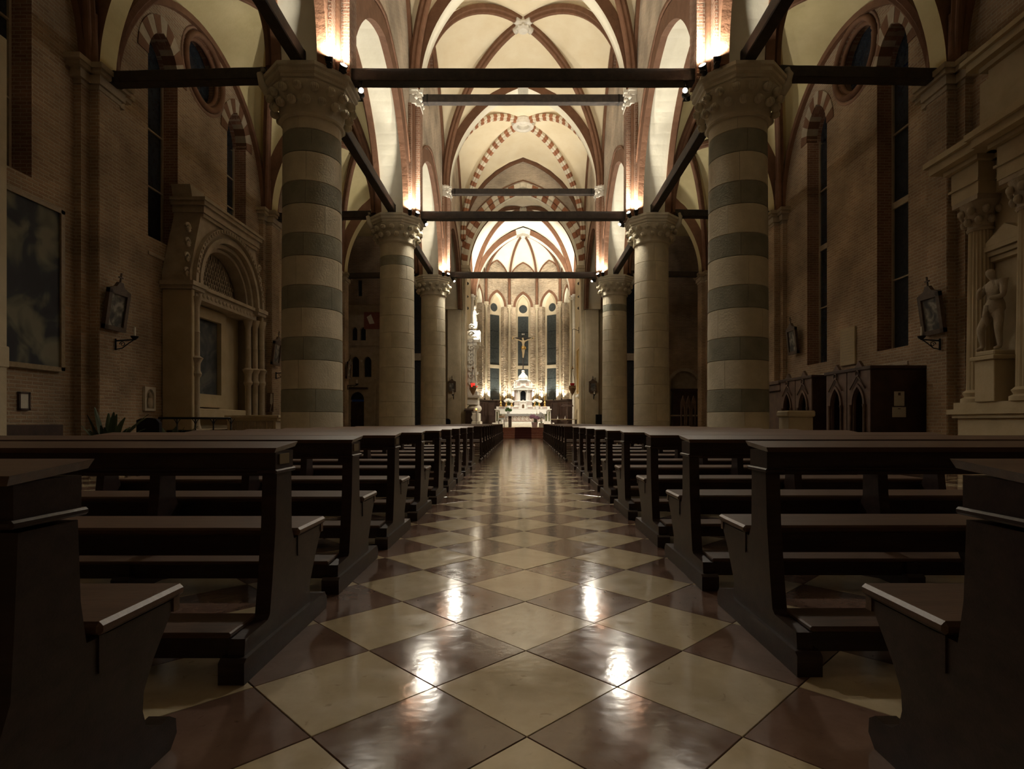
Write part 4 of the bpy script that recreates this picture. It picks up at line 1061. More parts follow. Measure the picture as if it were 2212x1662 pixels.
# ------------------------------------------------------------------ high altar
AY = 46.0
al = thing('high_altar', 'white marble high altar with inlaid panels below the crucifix', 'altar', (0, AY, PZ0))
mb = MB(); mb.box(-2.75, 2.75, -1.3, 1.2, 0.0, 0.16, bev=0.02); mb.box(-2.45, 2.45, -1.0, 1.2, 0.16, 0.32, bev=0.02); mb.build('altar_step', 'stone_white', al)
mb = MB(); mb.box(-1.7, 1.7, -0.38, 0.5, 0.32, 1.28); mb.build('altar_body', 'marble', al)
mb = MB(); mb.box(-1.55, 1.55, -0.41, -0.37, 0.42, 0.92, bev=0.01); pn = mb.build('antependium', 'marble_grey', al)
mb = MB()
for k in range(-4, 5):
    x = k * 0.32
    mb.tube([(x + 0.13 * math.cos(t * PI / 8) * (1 - t / 40), -0.43, 0.66 + 0.13 * math.sin(t * PI / 8)) for t in range(0, 15)], 0.022, n=6)
    mb.sphere((x, -0.43, 0.66), 0.045, nu=8, nv=5)
mb.build('scroll_relief', 'marble', pn)
mb = MB(); mb.box(-1.95, 1.95, -0.55, 0.5, 1.28, 1.40, bev=0.02); mb.build('mensa', 'marble', al)
mb = MB(); mb.box(-1.85, 1.85, -0.575, -0.55, 1.02, 1.37); mb.box(-1.9, 1.9, -0.56, 0.1, 1.40, 1.412)
for k in range(14): mb.sphere((-1.7 + k * 0.262, -0.575, 1.06), 0.05, nu=8, nv=5, sc=(1.5, 0.15, 0.8))
mb.build('altar_cloth', 'linen', al)
for s in (-1, 1):
    mb = MB(); mb.box(min(s * 1.72, s * 2.2), max(s * 1.72, s * 2.2), -0.30, 0.5, 0.32, 1.34, bev=0.02); wng = mb.build('altar_wing', 'marble', al)
    for a, b, m_ in ((1.78, 1.92, 'marble_green'), (2.0, 2.14, 'marble_green')):
        mb = MB(); mb.box(min(s * a, s * b), max(s * a, s * b), -0.325, -0.29, 0.45, 1.2, bev=0.01); mb.build('inlay_panel', m_, wng)
    mb = MB(); mb.lathe([(0.06, 0.4), (0.05, 0.5), (0.05, 1.1), (0.07, 1.22)], (s * 1.965, -0.36, 0), 10); mb.build('colonnette', 'marble', wng)
    mb = MB(); mb.box(min(s * 1.66, s * 2.28), max(s * 1.66, s * 2.28), -0.40, 0.5, 1.34, 1.42, bev=0.015); mb.build('wing_cornice', 'marble', wng)
mb = MB(); mb.box(-2.15, 2.15, -0.02, 0.55, 1.42, 1.62, bev=0.015); gr = mb.build('gradine', 'marble', al)
for k in range(7):
    mb = MB(); mb.box(-1.95 + k * 0.58, -1.95 + k * 0.58 + 0.42, -0.035, -0.02, 1.46, 1.58); mb.build('gradine_panel', 'marble_grey', gr)
mb = MB()   # small tabernacle door in front
mb.box(-0.22, 0.22, -0.25, 0.05, 1.40, 1.95); mb.prism([(-0.27, 1.95), (0.27, 1.95), (0.0, 2.16)], -0.28, 0.05, PY); td_ = mb.build('tabernacle', 'marble', al)
mb = MB(); mb.prism([(-0.09, 1.48), (0.09, 1.48), (0.09, 1.72), (0.0, 1.82), (-0.09, 1.72)], -0.265, -0.245, PY); mb.build('tabernacle_door', 'bronze', td_)
# temple on the altar
tm = thing('altar_temple', 'small domed white marble temple standing on the high altar', 'temple', (0, AY + 0.35, PZ0 + 1.625))
mb = MB(); mb.box(-0.75, 0.75, -0.28, 0.38, 0, 0.08); mb.box(-0.72, 0.72, -0.26, 0.36, 0.08, 0.40); mb.box(-0.76, 0.76, -0.30, 0.38, 0.40, 0.47, bev=0.01); mb.build('temple_base', 'marble', tm)
for k in (-1, 1):
    mb = MB()
    for x in (0.36, 0.46, 0.56, 0.66): mb.box(k * x - 0.03, k * x + 0.03, -0.285, -0.255, 0.12, 0.37)
    mb.build('base_panel', 'marble_grey', tm)
    for x, y in ((0.34, -0.20), (0.60, -0.10), (0.66, 0.18)):
        mb = MB(); mb.lathe([(0.09, 0.47), (0.075, 0.52), (0.07, 0.56), (0.062, 1.22), (0.075, 1.25), (0.10, 1.33)], (k * x, y, 0), 14); mb.build('temple_column', 'marble_grey' if x > 0.5 else 'marble', tm)
mb = MB(); op = [(-0.22, 0.47), (0.22, 0.47), (0.22, 1.05)] + [(x, 1.05 + z) for x, z in list(reversed(arch_pts(0.22, 0.24, 8)))[1:-1]] + [(-0.22, 1.05)]
mb.prism([(-0.62, 0.47)] + [(-0.22, 0.47), (-0.22, 1.05)] + [(x, 1.05 + z) for x, z in arch_pts(0.22, 0.24, 8)[1:-1]] + [(0.22, 1.05), (0.22, 0.47), (0.62, 0.47), (0.62, 1.33), (-0.62, 1.33)], -0.12, 0.3, PY); mb.build('cella', 'marble', tm)
mb = MB(); mb.box(-0.23, 0.23, -0.02, 0.02, 0.47, 1.31); dr = mb.build('temple_door', 'glass_night', tm)
mb = MB()
for k in range(-4, 5):
    mb.tube([(k * 0.07 - 0.16, -0.03, 0.5), (k * 0.07 + 0.16, -0.03, 1.2)], 0.008, n=5); mb.tube([(k * 0.07 + 0.16, -0.03, 0.5), (k * 0.07 - 0.16, -0.03, 1.2)], 0.008, n=5)
mb.build('door_lattice', 'iron', dr)
mb = MB(); mb.box(-0.74, 0.74, -0.28, 0.36, 1.33, 1.45, bev=0.01); mb.box(-0.42, 0.42, -0.34, -0.2, 1.33, 1.45); mb.box(-0.80, 0.80, -0.32, 0.38, 1.45, 1.52, bev=0.01); mb.build('entablature', 'marble', tm)
mb = MB(); mb.prism([(-0.46, 1.52), (0.46, 1.52), (0.0, 1.78)], -0.36, -0.15, PY); pd = mb.build('pediment', 'marble', tm)
mb = MB(); mb.prism([(-0.24, 1.55), (0.24, 1.55), (0.0, 1.69)], -0.37, -0.355, PY); mb.build('pediment_panel', 'marble_grey', pd)
mb = MB(); mb.box(-0.55, 0.55, -0.2, 0.3, 1.52, 2.0, bev=0.02); mb.box(-0.62, 0.62, -0.24, 0.34, 2.0, 2.10, bev=0.02); at_ = mb.build('attic', 'marble', tm)
for x in (-0.36, 0.36):
    mb = MB(); mb.box(x - 0.13, x + 0.13, -0.215, -0.195, 1.68, 1.94); mb.build('attic_panel', 'marble_grey', at_)
mb = MB(); mb.lathe([(0.50, 2.10), (0.46, 2.18), (0.40, 2.24), (0.44, 2.28), (0.40, 2.44), (0.28, 2.56), (0.20, 2.62), (0.16, 2.70), (0.10, 2.78), (0.15, 2.86), (0.11, 2.93), (0.02, 2.96)], (0, 0.05, 0), 8, smooth=False, a0=PI / 8); mb.build('dome', 'marble', tm)
for k in (-1, 1):
    mb = MB()
    mb.lathe([(0.10, 1.52), (0.12, 1.60), (0.09, 1.70), (0.11, 1.80), (0.06, 1.87)], (k * 0.68, -0.1, 0), 10); mb.sphere((k * 0.68, -0.12, 1.93), 0.07)
    mb.tube([(k * 0.72, -0.1, 1.78), (k * 0.84, -0.14, 1.74), (k * 0.80, -0.2, 1.66)], [0.05, 0.04, 0.03], n=6); mb.build('angel', 'marble', tm)
# candlesticks
cs_ = link('candlestick', None)
mb = MB(); mb.lathe([(0.13, 0.0), (0.13, 0.03), (0.09, 0.06), (0.10, 0.12), (0.05, 0.17), (0.04, 0.22), (0.09, 0.28), (0.10, 0.33), (0.05, 0.40), (0.035, 0.50), (0.045, 0.60), (0.03, 0.70), (0.06, 0.76), (0.09, 0.83), (0.09, 0.85)], (0, 0, 0), 14); mb.build('stem', 'gold', cs_)
mb = MB(); mb.lathe([(0.034, 0.84), (0.034, 1.66), (0.01, 1.68)], (0, 0, 0), 10); mb.build('candle', 'wax', cs_)
kids_index(cs_)
for k, (x, lab) in enumerate(((-1.80, 'outermost left'), (-1.36, 'middle left'), (-0.93, 'innermost left'), (0.93, 'innermost right'), (1.30, 'middle right'), (1.75, 'outermost right'))):
    o = cs_ if k == 0 else copy_tree(cs_)
    o.location = (x, AY + 0.25, PZ0 + 1.622)
    tag(o, 'tall gilt candlestick with white candle on the altar, %s' % lab, 'candlestick', 'gilt altar candlesticks')
def orchid(loc, label, petal, pot, n=9, h=0.45, sp=0.3, pr=0.16, name='potted_orchid'):
    o = thing(name, label, 'flowers', loc, 0)
    rr = random.Random(int(loc[0] * 100))
    mb = MB(); mb.lathe([(pr * 0.75, 0), (pr, pr * 1.7), (pr * 0.9, pr * 1.7), (pr * 0.85, pr * 1.5)], (0, 0, 0), 14); mb.build('pot', pot, o)
    mb = MB()
    for k in range(7):
        t = k * 0.9; L = rr.uniform(0.16, 0.26)
        a = mb.add([(0, 0, pr * 1.6), (0.6 * L * math.cos(t - 0.25), 0.6 * L * math.sin(t - 0.25), pr * 1.6 + 0.1), (L * math.cos(t), L * math.sin(t), pr * 1.6 + 0.04), (0.6 * L * math.cos(t + 0.25), 0.6 * L * math.sin(t + 0.25), pr * 1.6 + 0.1)])
        mb.face((a, a + 1, a + 2, a + 3))
    mb.build('leaves', 'leaf', o)
    for k in range(n):
        f = k / max(n - 1, 1); x = (f - 0.5) * 2 * sp; z = pr * 1.7 + h * (1 - 0.5 * abs(f - 0.4)) + rr.uniform(-0.06, 0.06)
        mb = MB(); y = rr.uniform(-0.12, 0.05)
        for q in range(5):
            t = q * 2 * PI / 5; mb.sphere((x + 0.06 * math.cos(t), y, z + 0.06 * math.sin(t)), 0.05, nu=7, nv=5, sc=(1.1, 0.4, 1.1))
        mb.build('blossom', petal, o)
    mb = MB(); mb.tube([(0, 0, pr * 1.5), (0.03, 0, pr * 1.7 + h * 0.6), (0.15, -0.03, pr * 1.7 + h)], 0.012, n=5); mb.tube([(0, 0, pr * 1.5), (-0.05, 0, pr * 1.7 + h * 0.5), (-0.15, -0.03, pr * 1.7 + h)], 0.012, n=5); mb.build('stem', 'leaf', o)
    return o
orchid((-1.15, AY - 0.32, PZ0 + 1.412), 'white orchid in white pot on the altar, left', 'petal_white', 'pot_white')
orchid((1.12, AY - 0.32, PZ0 + 1.412), 'white orchid in white pot on the altar, right', 'petal_white', 'pot_white')
# ------------------------------------------------------------------ crucifix on its pole behind the altar
CY = 47.3
cx_ = thing('crucifix', 'dark wooden crucifix with pale corpus on a pole behind the altar', 'crucifix', (0, CY, PZ0))
mb = MB(); mb.box(-0.045, 0.045, -0.04, 0.04, 0.0, 7.75, bev=0.01); mb.box(-0.82, 0.82, -0.045, 0.045, 7.24, 7.36, bev=0.01); cr_ = mb.build('cross', 'wood_beam', cx_)
mb = MB(); mb.box(-0.11, -0.02, -0.07, -0.05, 7.56, 7.68); mb.box(0.02, 0.11, -0.07, -0.05, 7.56, 7.68); mb.build('titulus', 'paper', cr_)
mb = MB()
for s in (-1, 1): mb.box(min(s * 0.82, s * 0.87), max(s * 0.82, s * 0.87), -0.05, 0.05, 7.23, 7.37, bev=0.01)
mb.build('cross_tip', 'gold', cr_)
J = {'pel': ((0, -0.13, 6.55), (0.13, 0.09)), 'waist': ((0.015, -0.15, 6.74), (0.105, 0.08)), 'chest': ((0.01, -0.16, 6.96), (0.15, 0.10)), 'neck': ((0, -0.16, 7.13), 0.055), 'head': ((-0.03, -0.20, 7.24), (0.085, 0.095)), 'crown': ((-0.035, -0.20, 7.32), 0.06)}
Eg = [('pel', 'waist'), ('waist', 'chest'), ('chest', 'neck'), ('neck', 'head'), ('head', 'crown')]
for s, n_ in ((-1, 'l'), (1, 'r')):
    J['sh' + n_] = ((s * 0.16, -0.14, 7.05), 0.058); J['el' + n_] = ((s * 0.44, -0.10, 7.17), 0.042); J['wr' + n_] = ((s * 0.70, -0.07, 7.28), 0.03); J['ha' + n_] = ((s * 0.79, -0.07, 7.31), (0.035, 0.02))
    J['hip' + n_] = ((s * 0.075, -0.14, 6.45), 0.085); J['kn' + n_] = ((s * 0.05 + 0.02, -0.22, 6.08), 0.058); J['an' + n_] = ((s * 0.02, -0.11, 5.76), 0.038); J['ft' + n_] = ((s * 0.015, -0.16, 5.66), 0.034)
    Eg += [('chest', 'sh' + n_), ('sh' + n_, 'el' + n_), ('el' + n_, 'wr' + n_), ('wr' + n_, 'ha' + n_), ('pel', 'hip' + n_), ('hip' + n_, 'kn' + n_), ('kn' + n_, 'an' + n_), ('an' + n_, 'ft' + n_)]
cb_ = figure('corpus', J, Eg, 'pel', 'skin_gilt', cx_)
mb = MB(); mb.lathe([(0.14, 6.36), (0.175, 6.42), (0.165, 6.52), (0.145, 6.62)], (0.01, -0.13, 0), 14); mb.tube([(0.15, -0.18, 6.58), (0.20, -0.2, 6.48), (0.19, -0.19, 6.32)], [0.04, 0.05, 0.025], n=7); mb.build('loincloth', 'gold', cb_)
# ------------------------------------------------------------------ front altar table, chair, flowers
tb = thing('altar_table', 'free-standing altar table with white cloth before the high altar', 'table', (0.02, 41.2, PZ0))
mb = MB(); mb.box(-1.22, 1.22, -0.45, 0.45, 0.84, 0.92, bev=0.01); mb.build('tabletop', 'wood_carved', tb)
mb = MB(); mb.box(-1.26, 1.26, -0.48, 0.48, 0.925, 0.94); mb.box(-1.26, 1.26, -0.485, -0.47, 0.80, 0.935); mb.box(1.25, 1.27, -0.48, 0.48, 0.25, 0.94); mb.box(-1.27, -1.25, -0.48, 0.48, 0.35, 0.94); mb.build('tablecloth', 'linen', tb)
for x in (-0.96, 0.88):
    mb = MB(); mb.box(x - 0.11, x + 0.11, -0.3, 0.3, 0.0, 0.84, bev=0.015); mb.build('leg', 'wood_carved', tb)
ch = thing('side_stand', 'small stand with white cover left of the altar table', 'stand', (-1.55, 41.0, PZ0))
for x in (-0.19, 0.19):
    for y in (-0.16, 0.16):
        mb = MB(); mb.box(x - 0.02, x + 0.02, y - 0.02, y + 0.02, 0, 0.62); mb.build('leg', 'wood_dark', ch)
mb = MB(); mb.box(-0.23, 0.23, -0.2, 0.2, 0.62, 0.66); mb.box(-0.25, 0.25, -0.21, -0.2, 0.55, 0.67); mb.build('cover', 'linen', ch)
mb = MB(); mb.hexa([(-0.17, -0.12, 0.66), (0.17, -0.12, 0.66), (0.17, 0.12, 0.78), (-0.17, 0.12, 0.78), (-0.17, -0.13, 0.70), (0.17, -0.13, 0.70), (0.17, 0.11, 0.83), (-0.17, 0.11, 0.83)]); mb.build('book', 'bronze', ch)
orchid((-1.05, 41.2, PZ0 + 0.941), 'leafy green plant in white bowl on the altar table', 'leaf', 'pot_white', 5, 0.15, 0.15, 0.12, 'potted_plant')
for x in (0.98, 1.18):
    o = thing('candle_stick', 'thin candle on the altar table, %s one' % ('inner' if x < 1.1 else 'outer'), 'candle', (x, 41.1, PZ0 + 0.941))
    mb = MB(); mb.lathe([(0.05, 0), (0.05, 0.015), (0.015, 0.03), (0.03, 0.05)], (0, 0, 0), 10); mb.build('holder', 'gold', o)
    mb = MB(); mb.lathe([(0.014, 0.05), (0.014, 0.27)], (0, 0, 0), 8); mb.build('candle', 'wax', o)
orchid((0.80, 39.7, PZ0), 'pink orchid in pink wrapped pot on the altar steps', 'petal_pink', 'pot_pink', 14, 0.42, 0.26, 0.22)
orchid((1.28, 40.2, PZ0), 'white orchid standing behind the pink orchid at the steps', 'petal_white', 'pot_white', 12, 0.62, 0.16, 0.18)
# low dark side table with two white cruets right of the altar
o = thing('credence_table', 'low pale-topped credence table right of the altar', 'table', (3.05, 43.0, PZ0))
mb = MB(); mb.box(-1.0, 1.0, -0.35, 0.35, 0.55, 0.60, bev=0.01); mb.build('tabletop', 'plaster_tan', o)
for x in (-0.9, 0.9):
    mb = MB(); mb.box(x - 0.04, x + 0.04, -0.3, 0.3, 0, 0.55); mb.build('leg', 'wood_dark', o)
for x, l_ in ((2.6, 'left'), (3.15, 'right')):
    q = thing('cruet', 'tiny white cruet on the credence table, %s one' % l_, 'cruet', (x, 43.0, PZ0 + 0.602))
    mb = MB(); mb.lathe([(0.04, 0), (0.045, 0.06), (0.02, 0.12), (0.015, 0.2)], (0, 0, 0), 10); mb.build('cruet_body', 'pot_white', q)
    mb = MB(); mb.sphere((0, 0, 0.215), 0.02, nu=7, nv=5); mb.build('stopper', 'pot_white', q)
for x, l_ in ((3.5, 'right'),):
    o = thing('choir_stall', 'tall dark wooden stall in the %s of the choir' % l_, 'stall', (x, 45.6, PZ0))
    mb = MB(); mb.box(-0.06, 0.06, -0.3, 0.3, 0.0, 1.7, bev=0.02); mb.build('back_post', 'wood_dark', o)
    mb = MB(); mb.box(-0.5, 0.1, -0.3, 0.3, 0.45, 0.52); mb.build('seat', 'wood_dark', o)
    mb = MB(); mb.prism([(-0.5, 1.62), (0.5, 1.62), (0.42, 1.74), (-0.3, 1.80)], -0.28, 0.28, PY); mb.build('crest', 'wood_dark', o)

# ------------------------------------------------------------------ hanging sanctuary lamps
def sanctuary_lamp(x, y, lab, red, lit):
    o = thing('sanctuary_lamp', lab, 'lamp', (x, y, 3.0), 0, 'hanging sanctuary lamps')
    mb = MB(); mb.lathe([(0.01, -0.02), (0.03, 0.05), (0.14, 0.22), (0.25, 0.45), (0.27, 0.58), (0.24, 0.64), (0.27, 0.70), (0.20, 0.72)], (0, 0, 0), 18); mb.build('bowl', 'bronze', o)
    mb = MB(); mb.lathe([(0.13, 0.66), (0.16, 0.90), (0.14, 0.90), (0.12, 0.68)], (0, 0, 0), 14)
    g = mb.build('red_glass', red, o)
    if lit:
        mb = MB()
        for k in range(3): mb.sphere((0.27 * math.cos(k * 2.1 + 0.3), 0.27 * math.sin(k * 2.1 + 0.3), 0.66), 0.055, nu=8, nv=6)
        mb.build('red_jewel', red, g)
    for k in range(3):
        mb = MB(); t = k * 2 * PI / 3 + 0.3
        mb.tube([(0.25 * math.cos(t), 0.25 * math.sin(t), 0.70), (0.04 * math.cos(t), 0.04 * math.sin(t), 1.95)], 0.012, n=5); mb.build('chain', 'iron', o)
    mb = MB(); mb.lathe([(0.02, 1.9), (0.10, 1.95), (0.05, 2.03), (0.02, 2.15)], (0, 0, 0), 10); mb.build('canopy', 'bronze', o)
    mb = MB(); mb.tube([(0, 0, 2.1), (0, 0, 4.75)], 0.014, n=5); mb.build('suspension_rod', 'iron', o)
    s = 1 if x > 0 else -1
    mb = MB(); mb.tube([(0, 0, 4.75), (s * 0.12, 0, 4.82), (s * 0.30, 0, 4.74), (s * 0.46, 0, 4.66)], 0.018, n=6); mb.tube([(s * 0.46, 0, 4.5), (s * 0.46, 0, 4.95)], 0.02, n=6); mb.build('wall_bracket', 'iron', o)
    return o
sanctuary_lamp(-3.62, 41.3, 'hanging lamp with glowing red glass left of the altar', 'red_glass', True)
sanctuary_lamp(3.55, 41.3, 'hanging lamp with dark red glass right of the altar', 'red_glass_off', False)

# ------------------------------------------------------------------ sculpted monument on the left choir wall
mo = thing('wall_monument', 'ornate white marble monument with sculpted figures on the left choir wall', 'monument', (-XA + 0.01, 43.3, PZ0))
mb = MB(); mb.box(0, 0.75, -0.9, 0.9, 0, 0.35, bev=0.03); mb.box(0, 0.68, -0.85, 0.85, 0.35, 0.85, bev=0.03); mb.build('plinth', 'stone_white', mo)
mb = MB(); mb.sphere((0.40, 0, 1.12), 0.3, sc=(1.25, 2.6, 0.95), nu=16, nv=10); mb.build('sarcophagus', 'stone_white', mo)
mb = MB(); mb.prism([(-0.85, 1.35), (0.85, 1.35), (0.6, 1.75), (-0.6, 1.75)], 0, 0.62, PX); mb.box(0, 0.75, -0.9, 0.9, 1.75, 1.9, bev=0.03); mb.box(0, 0.6, -0.8, 0.8, 1.9, 2.15, bev=0.02); mb.build('pedestal', 'stone_white', mo)
for y in (-0.65, 0.65):
    mb = MB(); mb.lathe([(0.15, 2.15), (0.12, 2.25), (0.11, 4.6), (0.13, 4.65), (0.18, 4.85)], (0.36, y, 0), 14); mb.build('column_shaft', 'stone_white', mo)
mb = MB(); mb.box(0, 0.25, -0.8, 0.8, 2.15, 4.85); mb.build('back_panel', 'stone_white', mo)
mb = MB(); mb.box(0, 0.58, -0.9, 0.9, 4.85, 5.05, bev=0.02); mb.box(0, 0.7, -0.98, 0.98, 5.05, 5.2, bev=0.02); mb.build('entablature', 'stone_white', mo)
mb = MB(); mb.prism([(-1.0, 5.2), (-0.2, 5.2), (-0.25, 5.85)], 0, 0.7, PX); mb.prism([(0.2, 5.2), (1.0, 5.2), (0.25, 5.85)], 0, 0.7, PX); mb.build('broken_pediment', 'stone_white', mo)
for k, (y, z) in enumerate(((-0.15, 2.2), (0.2, 5.9))):
    Jf = {'pel': ((0.40, y, z + 0.75), (0.16, 0.13)), 'chest': ((0.42, y, z + 1.12), (0.16, 0.12)), 'neck': ((0.42, y, z + 1.32), 0.06), 'head': ((0.44, y, z + 1.48), 0.09), 'top': ((0.44, y, z + 1.56), 0.06),
          'sl': ((0.42, y - 0.18, z + 1.2), 0.07), 'el': ((0.52, y - 0.26, z + 0.95), 0.05), 'hl': ((0.62, y - 0.12, z + 1.05), 0.04), 'sr': ((0.42, y + 0.18, z + 1.2), 0.07), 'er': ((0.5, y + 0.30, z + 1.0), 0.05), 'hr': ((0.58, y + 0.42, z + 1.2), 0.04),
          'kl': ((0.46, y - 0.09, z + 0.40), 0.12), 'fl': ((0.42, y - 0.1, z + 0.05), 0.13), 'kr': ((0.44, y + 0.09, z + 0.40), 0.12), 'fr': ((0.42, y + 0.1, z + 0.05), 0.13)}
    figure('sculpted_figure', Jf, [('pel', 'chest'), ('chest', 'neck'), ('neck', 'head'), ('head', 'top'), ('chest', 'sl'), ('sl', 'el'), ('el', 'hl'), ('chest', 'sr'), ('sr', 'er'), ('er', 'hr'), ('pel', 'kl'), ('kl', 'fl'), ('pel', 'kr'), ('kr', 'fr')], 'pel', 'stone_white', mo, sub=1)
for k in range(9):
    mb = MB(); z = 2.6 + k * 0.42; y = -0.9 + 0.08 * math.sin(k * 2)
    mb.tube([(0.30 + 0.15 * math.cos(t * 0.55) * (1 - t / 16), y - 0.02, z + 0.17 * math.sin(t * 0.55) * (1 - t / 16)) for t in range(12)], 0.045, n=6); mb.sphere((0.34, y - 0.02, z), 0.07); mb.build('scroll_ornament', 'stone_white', mo)
mo.scale = (1.5, 1.15, 1.24)
# lectern
o = thing('lectern', 'dark carved wooden lectern at the left chancel pier', 'lectern', (-3.75, 40.0, PZ0))
mb = MB(); mb.prism([(-0.28, 0.0), (0.2, 0.0), (0.24, 0.12), (0.12, 0.3), (0.22, 0.5), (0.12, 0.7), (0.2, 0.9), (0.16, 1.12), (-0.24, 1.12)], -0.25, 0.25, PY); mb.build('lectern_body', 'wood_dark', o)
mb = MB(); mb.hexa([(-0.34, -0.3, 1.12), (0.3, -0.3, 1.12), (0.3, 0.3, 1.18), (-0.34, 0.3, 1.18), (-0.34, -0.3, 1.2), (0.3, -0.3, 1.2), (0.3, 0.3, 1.34), (-0.34, 0.3, 1.34)]); mb.build('book_rest', 'wood_dark', o)
o = thing('votive_light', 'small orange votive light on a stand beside the lectern', 'candle', (-3.30, 40.35, PZ0))
mb = MB(); mb.lathe([(0.12, 0), (0.12, 0.03), (0.02, 0.06), (0.02, 1.18), (0.07, 1.22)], (0, 0, 0), 12); mb.build('stand', 'iron', o)
mb = MB(); mb.lathe([(0.05, 1.22), (0.055, 1.34), (0.045, 1.34)], (0, 0, 0), 10); mb.build('glass_cup', mat('votive_orange', (1.0, 0.32, 0.06), None, emit=5.0), o)
# picture on the right choir wall
o = thing('choir_painting', 'gold-ground painting on the right choir wall seen edge on', 'painting', (XA - 0.01, 43.6, 0))
mb = MB(); mb.box(-0.05, 0.0, -0.95, 0.95, 3.35, 6.6); mb.build('canvas', 'canvas_gold', o)
mb = MB()
for y in (-1.0, 1.0): mb.box(-0.11, 0.0, y - 0.07, y + 0.07, 3.25, 6.7)
for z in (3.28, 6.67): mb.box(-0.11, 0.0, -1.07, 1.07, z - 0.07, z + 0.07)
mb.build('frame', 'gold', o)
mb = MB(); mb.box(-0.2, 0.0, -1.15, 1.15, 3.0, 3.2, bev=0.02); mb.build('ledge', 'marble', o)

# ------------------------------------------------------------------ stations of the cross with candle brackets
def station(loc, rz, label, tilt=0.10, big=1.0):
    o = thing('station_picture', label, 'picture', loc, rz, 'stations of the cross')
    w, h = 0.30 * big, 0.42 * big
    R_ = Matrix.Translation((0, -0.08, 0)) @ Matrix.Rotation(tilt, 4, 'X')
    parts = []
    mb = MB(); mb.box(-w, w, -0.05, -0.02, -h, h); parts.append(mb.build('canvas', 'canvas_small', o))
    mb = MB()
    for x in (-w, w): mb.box(x - 0.05, x + 0.05, -0.09, 0.0, -h - 0.05, h + 0.05)
    for z in (-h, h): mb.box(-w - 0.05, w + 0.05, -0.09, 0.0, z - 0.05, z + 0.05)
    fr_ = mb.build('frame', 'frame_wood', o); parts.append(fr_)
    mb = MB(); mb.prism([(-w - 0.06, h + 0.05), (w + 0.06, h + 0.05), (w * 0.45, h + 0.13), (0.06, h + 0.24), (-0.06, h + 0.24), (-w * 0.45, h + 0.13)], -0.08, 0.0, PY); parts.append(mb.build('pediment', 'frame_wood', o))
    mb = MB(); mb.box(-0.015, 0.015, -0.06, -0.03, h + 0.22, h + 0.46); mb.box(-0.07, 0.07, -0.06, -0.03, h + 0.34, h + 0.37); parts.append(mb.build('cross_finial', 'frame_wood', o))
    for p_ in parts: p_.matrix_local = R_
    return o
def candle_bracket(loc, rz, label, L=0.55):
    o = thing('candle_bracket', label, 'candle holder', loc, rz, 'wall candle brackets')
    mb = MB(); mb.tube([(0, 0, -0.22), (0, 0, 0.05)], 0.022, n=6); mb.tube([(0, 0, 0), (0, -L, 0.03)], 0.018, n=6)
    mb.tube([(0, -0.01, -0.2), (0, -L * 0.35, -0.17), (0, -L * 0.7, -0.05), (0, -L * 0.95, 0.02)], 0.012, n=6)
    mb.tube([(0, -0.16 + 0.07 * math.cos(t * 0.6) * (1 - t / 18), -0.08 + 0.07 * math.sin(t * 0.6) * (1 - t / 18)) for t in range(14)], 0.010, n=5); mb.build('arm', 'iron', o)
    mb = MB(); mb.lathe([(0.02, 0.0), (0.08, 0.06), (0.09, 0.09), (0.03, 0.10)], (0, -L, 0.02), 10); mb.build('drip_pan', 'iron', o)
    mb = MB(); mb.lathe([(0.022, 0.1), (0.022, 0.3), (0.005, 0.31)], (0, -L, 0.02), 8); mb.build('candle', 'wax', o)
    return o
LW, RW = -PI / 2, PI / 2     # local -Y faces the nave: left wall faces +X -> rotate by +90 deg
station((-9.655, 13.42, 3.72), PI / 2, 'framed station picture with cross on the near left brick pilaster', 0.14, 1.0)
candle_bracket((-9.64, 13.55, 3.02), PI / 2, 'iron candle bracket below the station picture on the near left pilaster', 0.45)
station((9.655, 13.36, 3.62), -PI / 2, 'framed station picture with cross on the near right brick pilaster', 0.14, 1.0)
candle_bracket((9.64, 13.25, 2.98), -PI / 2, 'iron candle bracket on the near right brick pilaster', 0.42)
station((-4.95, Y4 - 0.42, 3.55), 0, 'small framed station picture on the left chancel pier', 0.05, 0.75)
candle_bracket((-4.85, Y4 - 0.42, 2.9), 0, 'iron candle bracket on the left chancel pier', 0.4)
station((4.85, Y4 - 0.42, 3.55), 0, 'small framed station picture on the right chancel pier', 0.05, 0.75)
candle_bracket((4.92, Y4 - 0.42, 2.9), 0, 'iron candle bracket on the right chancel pier', 0.4)
station((-9.64, 22.1, 3.75), PI / 2, 'station picture glimpsed left of the striped left column', 0.12, 0.95)
candle_bracket((-9.64, 22.35, 3.0), PI / 2, 'candle bracket glimpsed left of the striped left column', 0.45)
station((-9.62, 31.2, 3.9), PI / 2, 'station picture on the far left pilaster right of the striped column', 0.1, 0.95)
candle_bracket((-9.64, 31.5, 3.1), PI / 2, 'candle bracket on the far left pilaster right of the striped column', 0.5)
station((9.95, 20.9, 4.05), -PI / 2, 'station picture above the farthest confessional on the right wall', 0.1, 1.0)
for s, nm in ((-1, 'left'), (1, 'right')):
    o = thing('loudspeaker', 'small dark box standing at the foot of the %s chancel pier' % nm, 'box', (s * 5.25, Y4 - 0.65, PZ0))
    mb = MB(); mb.prism([(-0.2, 0.0), (0.2, 0.0), (0.2, 0.42 if s < 0 else 0.9)] + ([(x, 0.42 + z) for x, z in list(reversed(arch_pts(0.2, 0.2, 5)))[1:-1]] if s < 0 else []) + [(-0.2, 0.42 if s < 0 else 0.9)], -0.15, 0.15, PY); mb.build('cabinet', 'fabric_dark', o)
    mb = MB(); mb.box(-0.15, 0.15, -0.165, -0.15, 0.06, 0.4 if s < 0 else 0.84); mb.build('grille', 'iron', o)

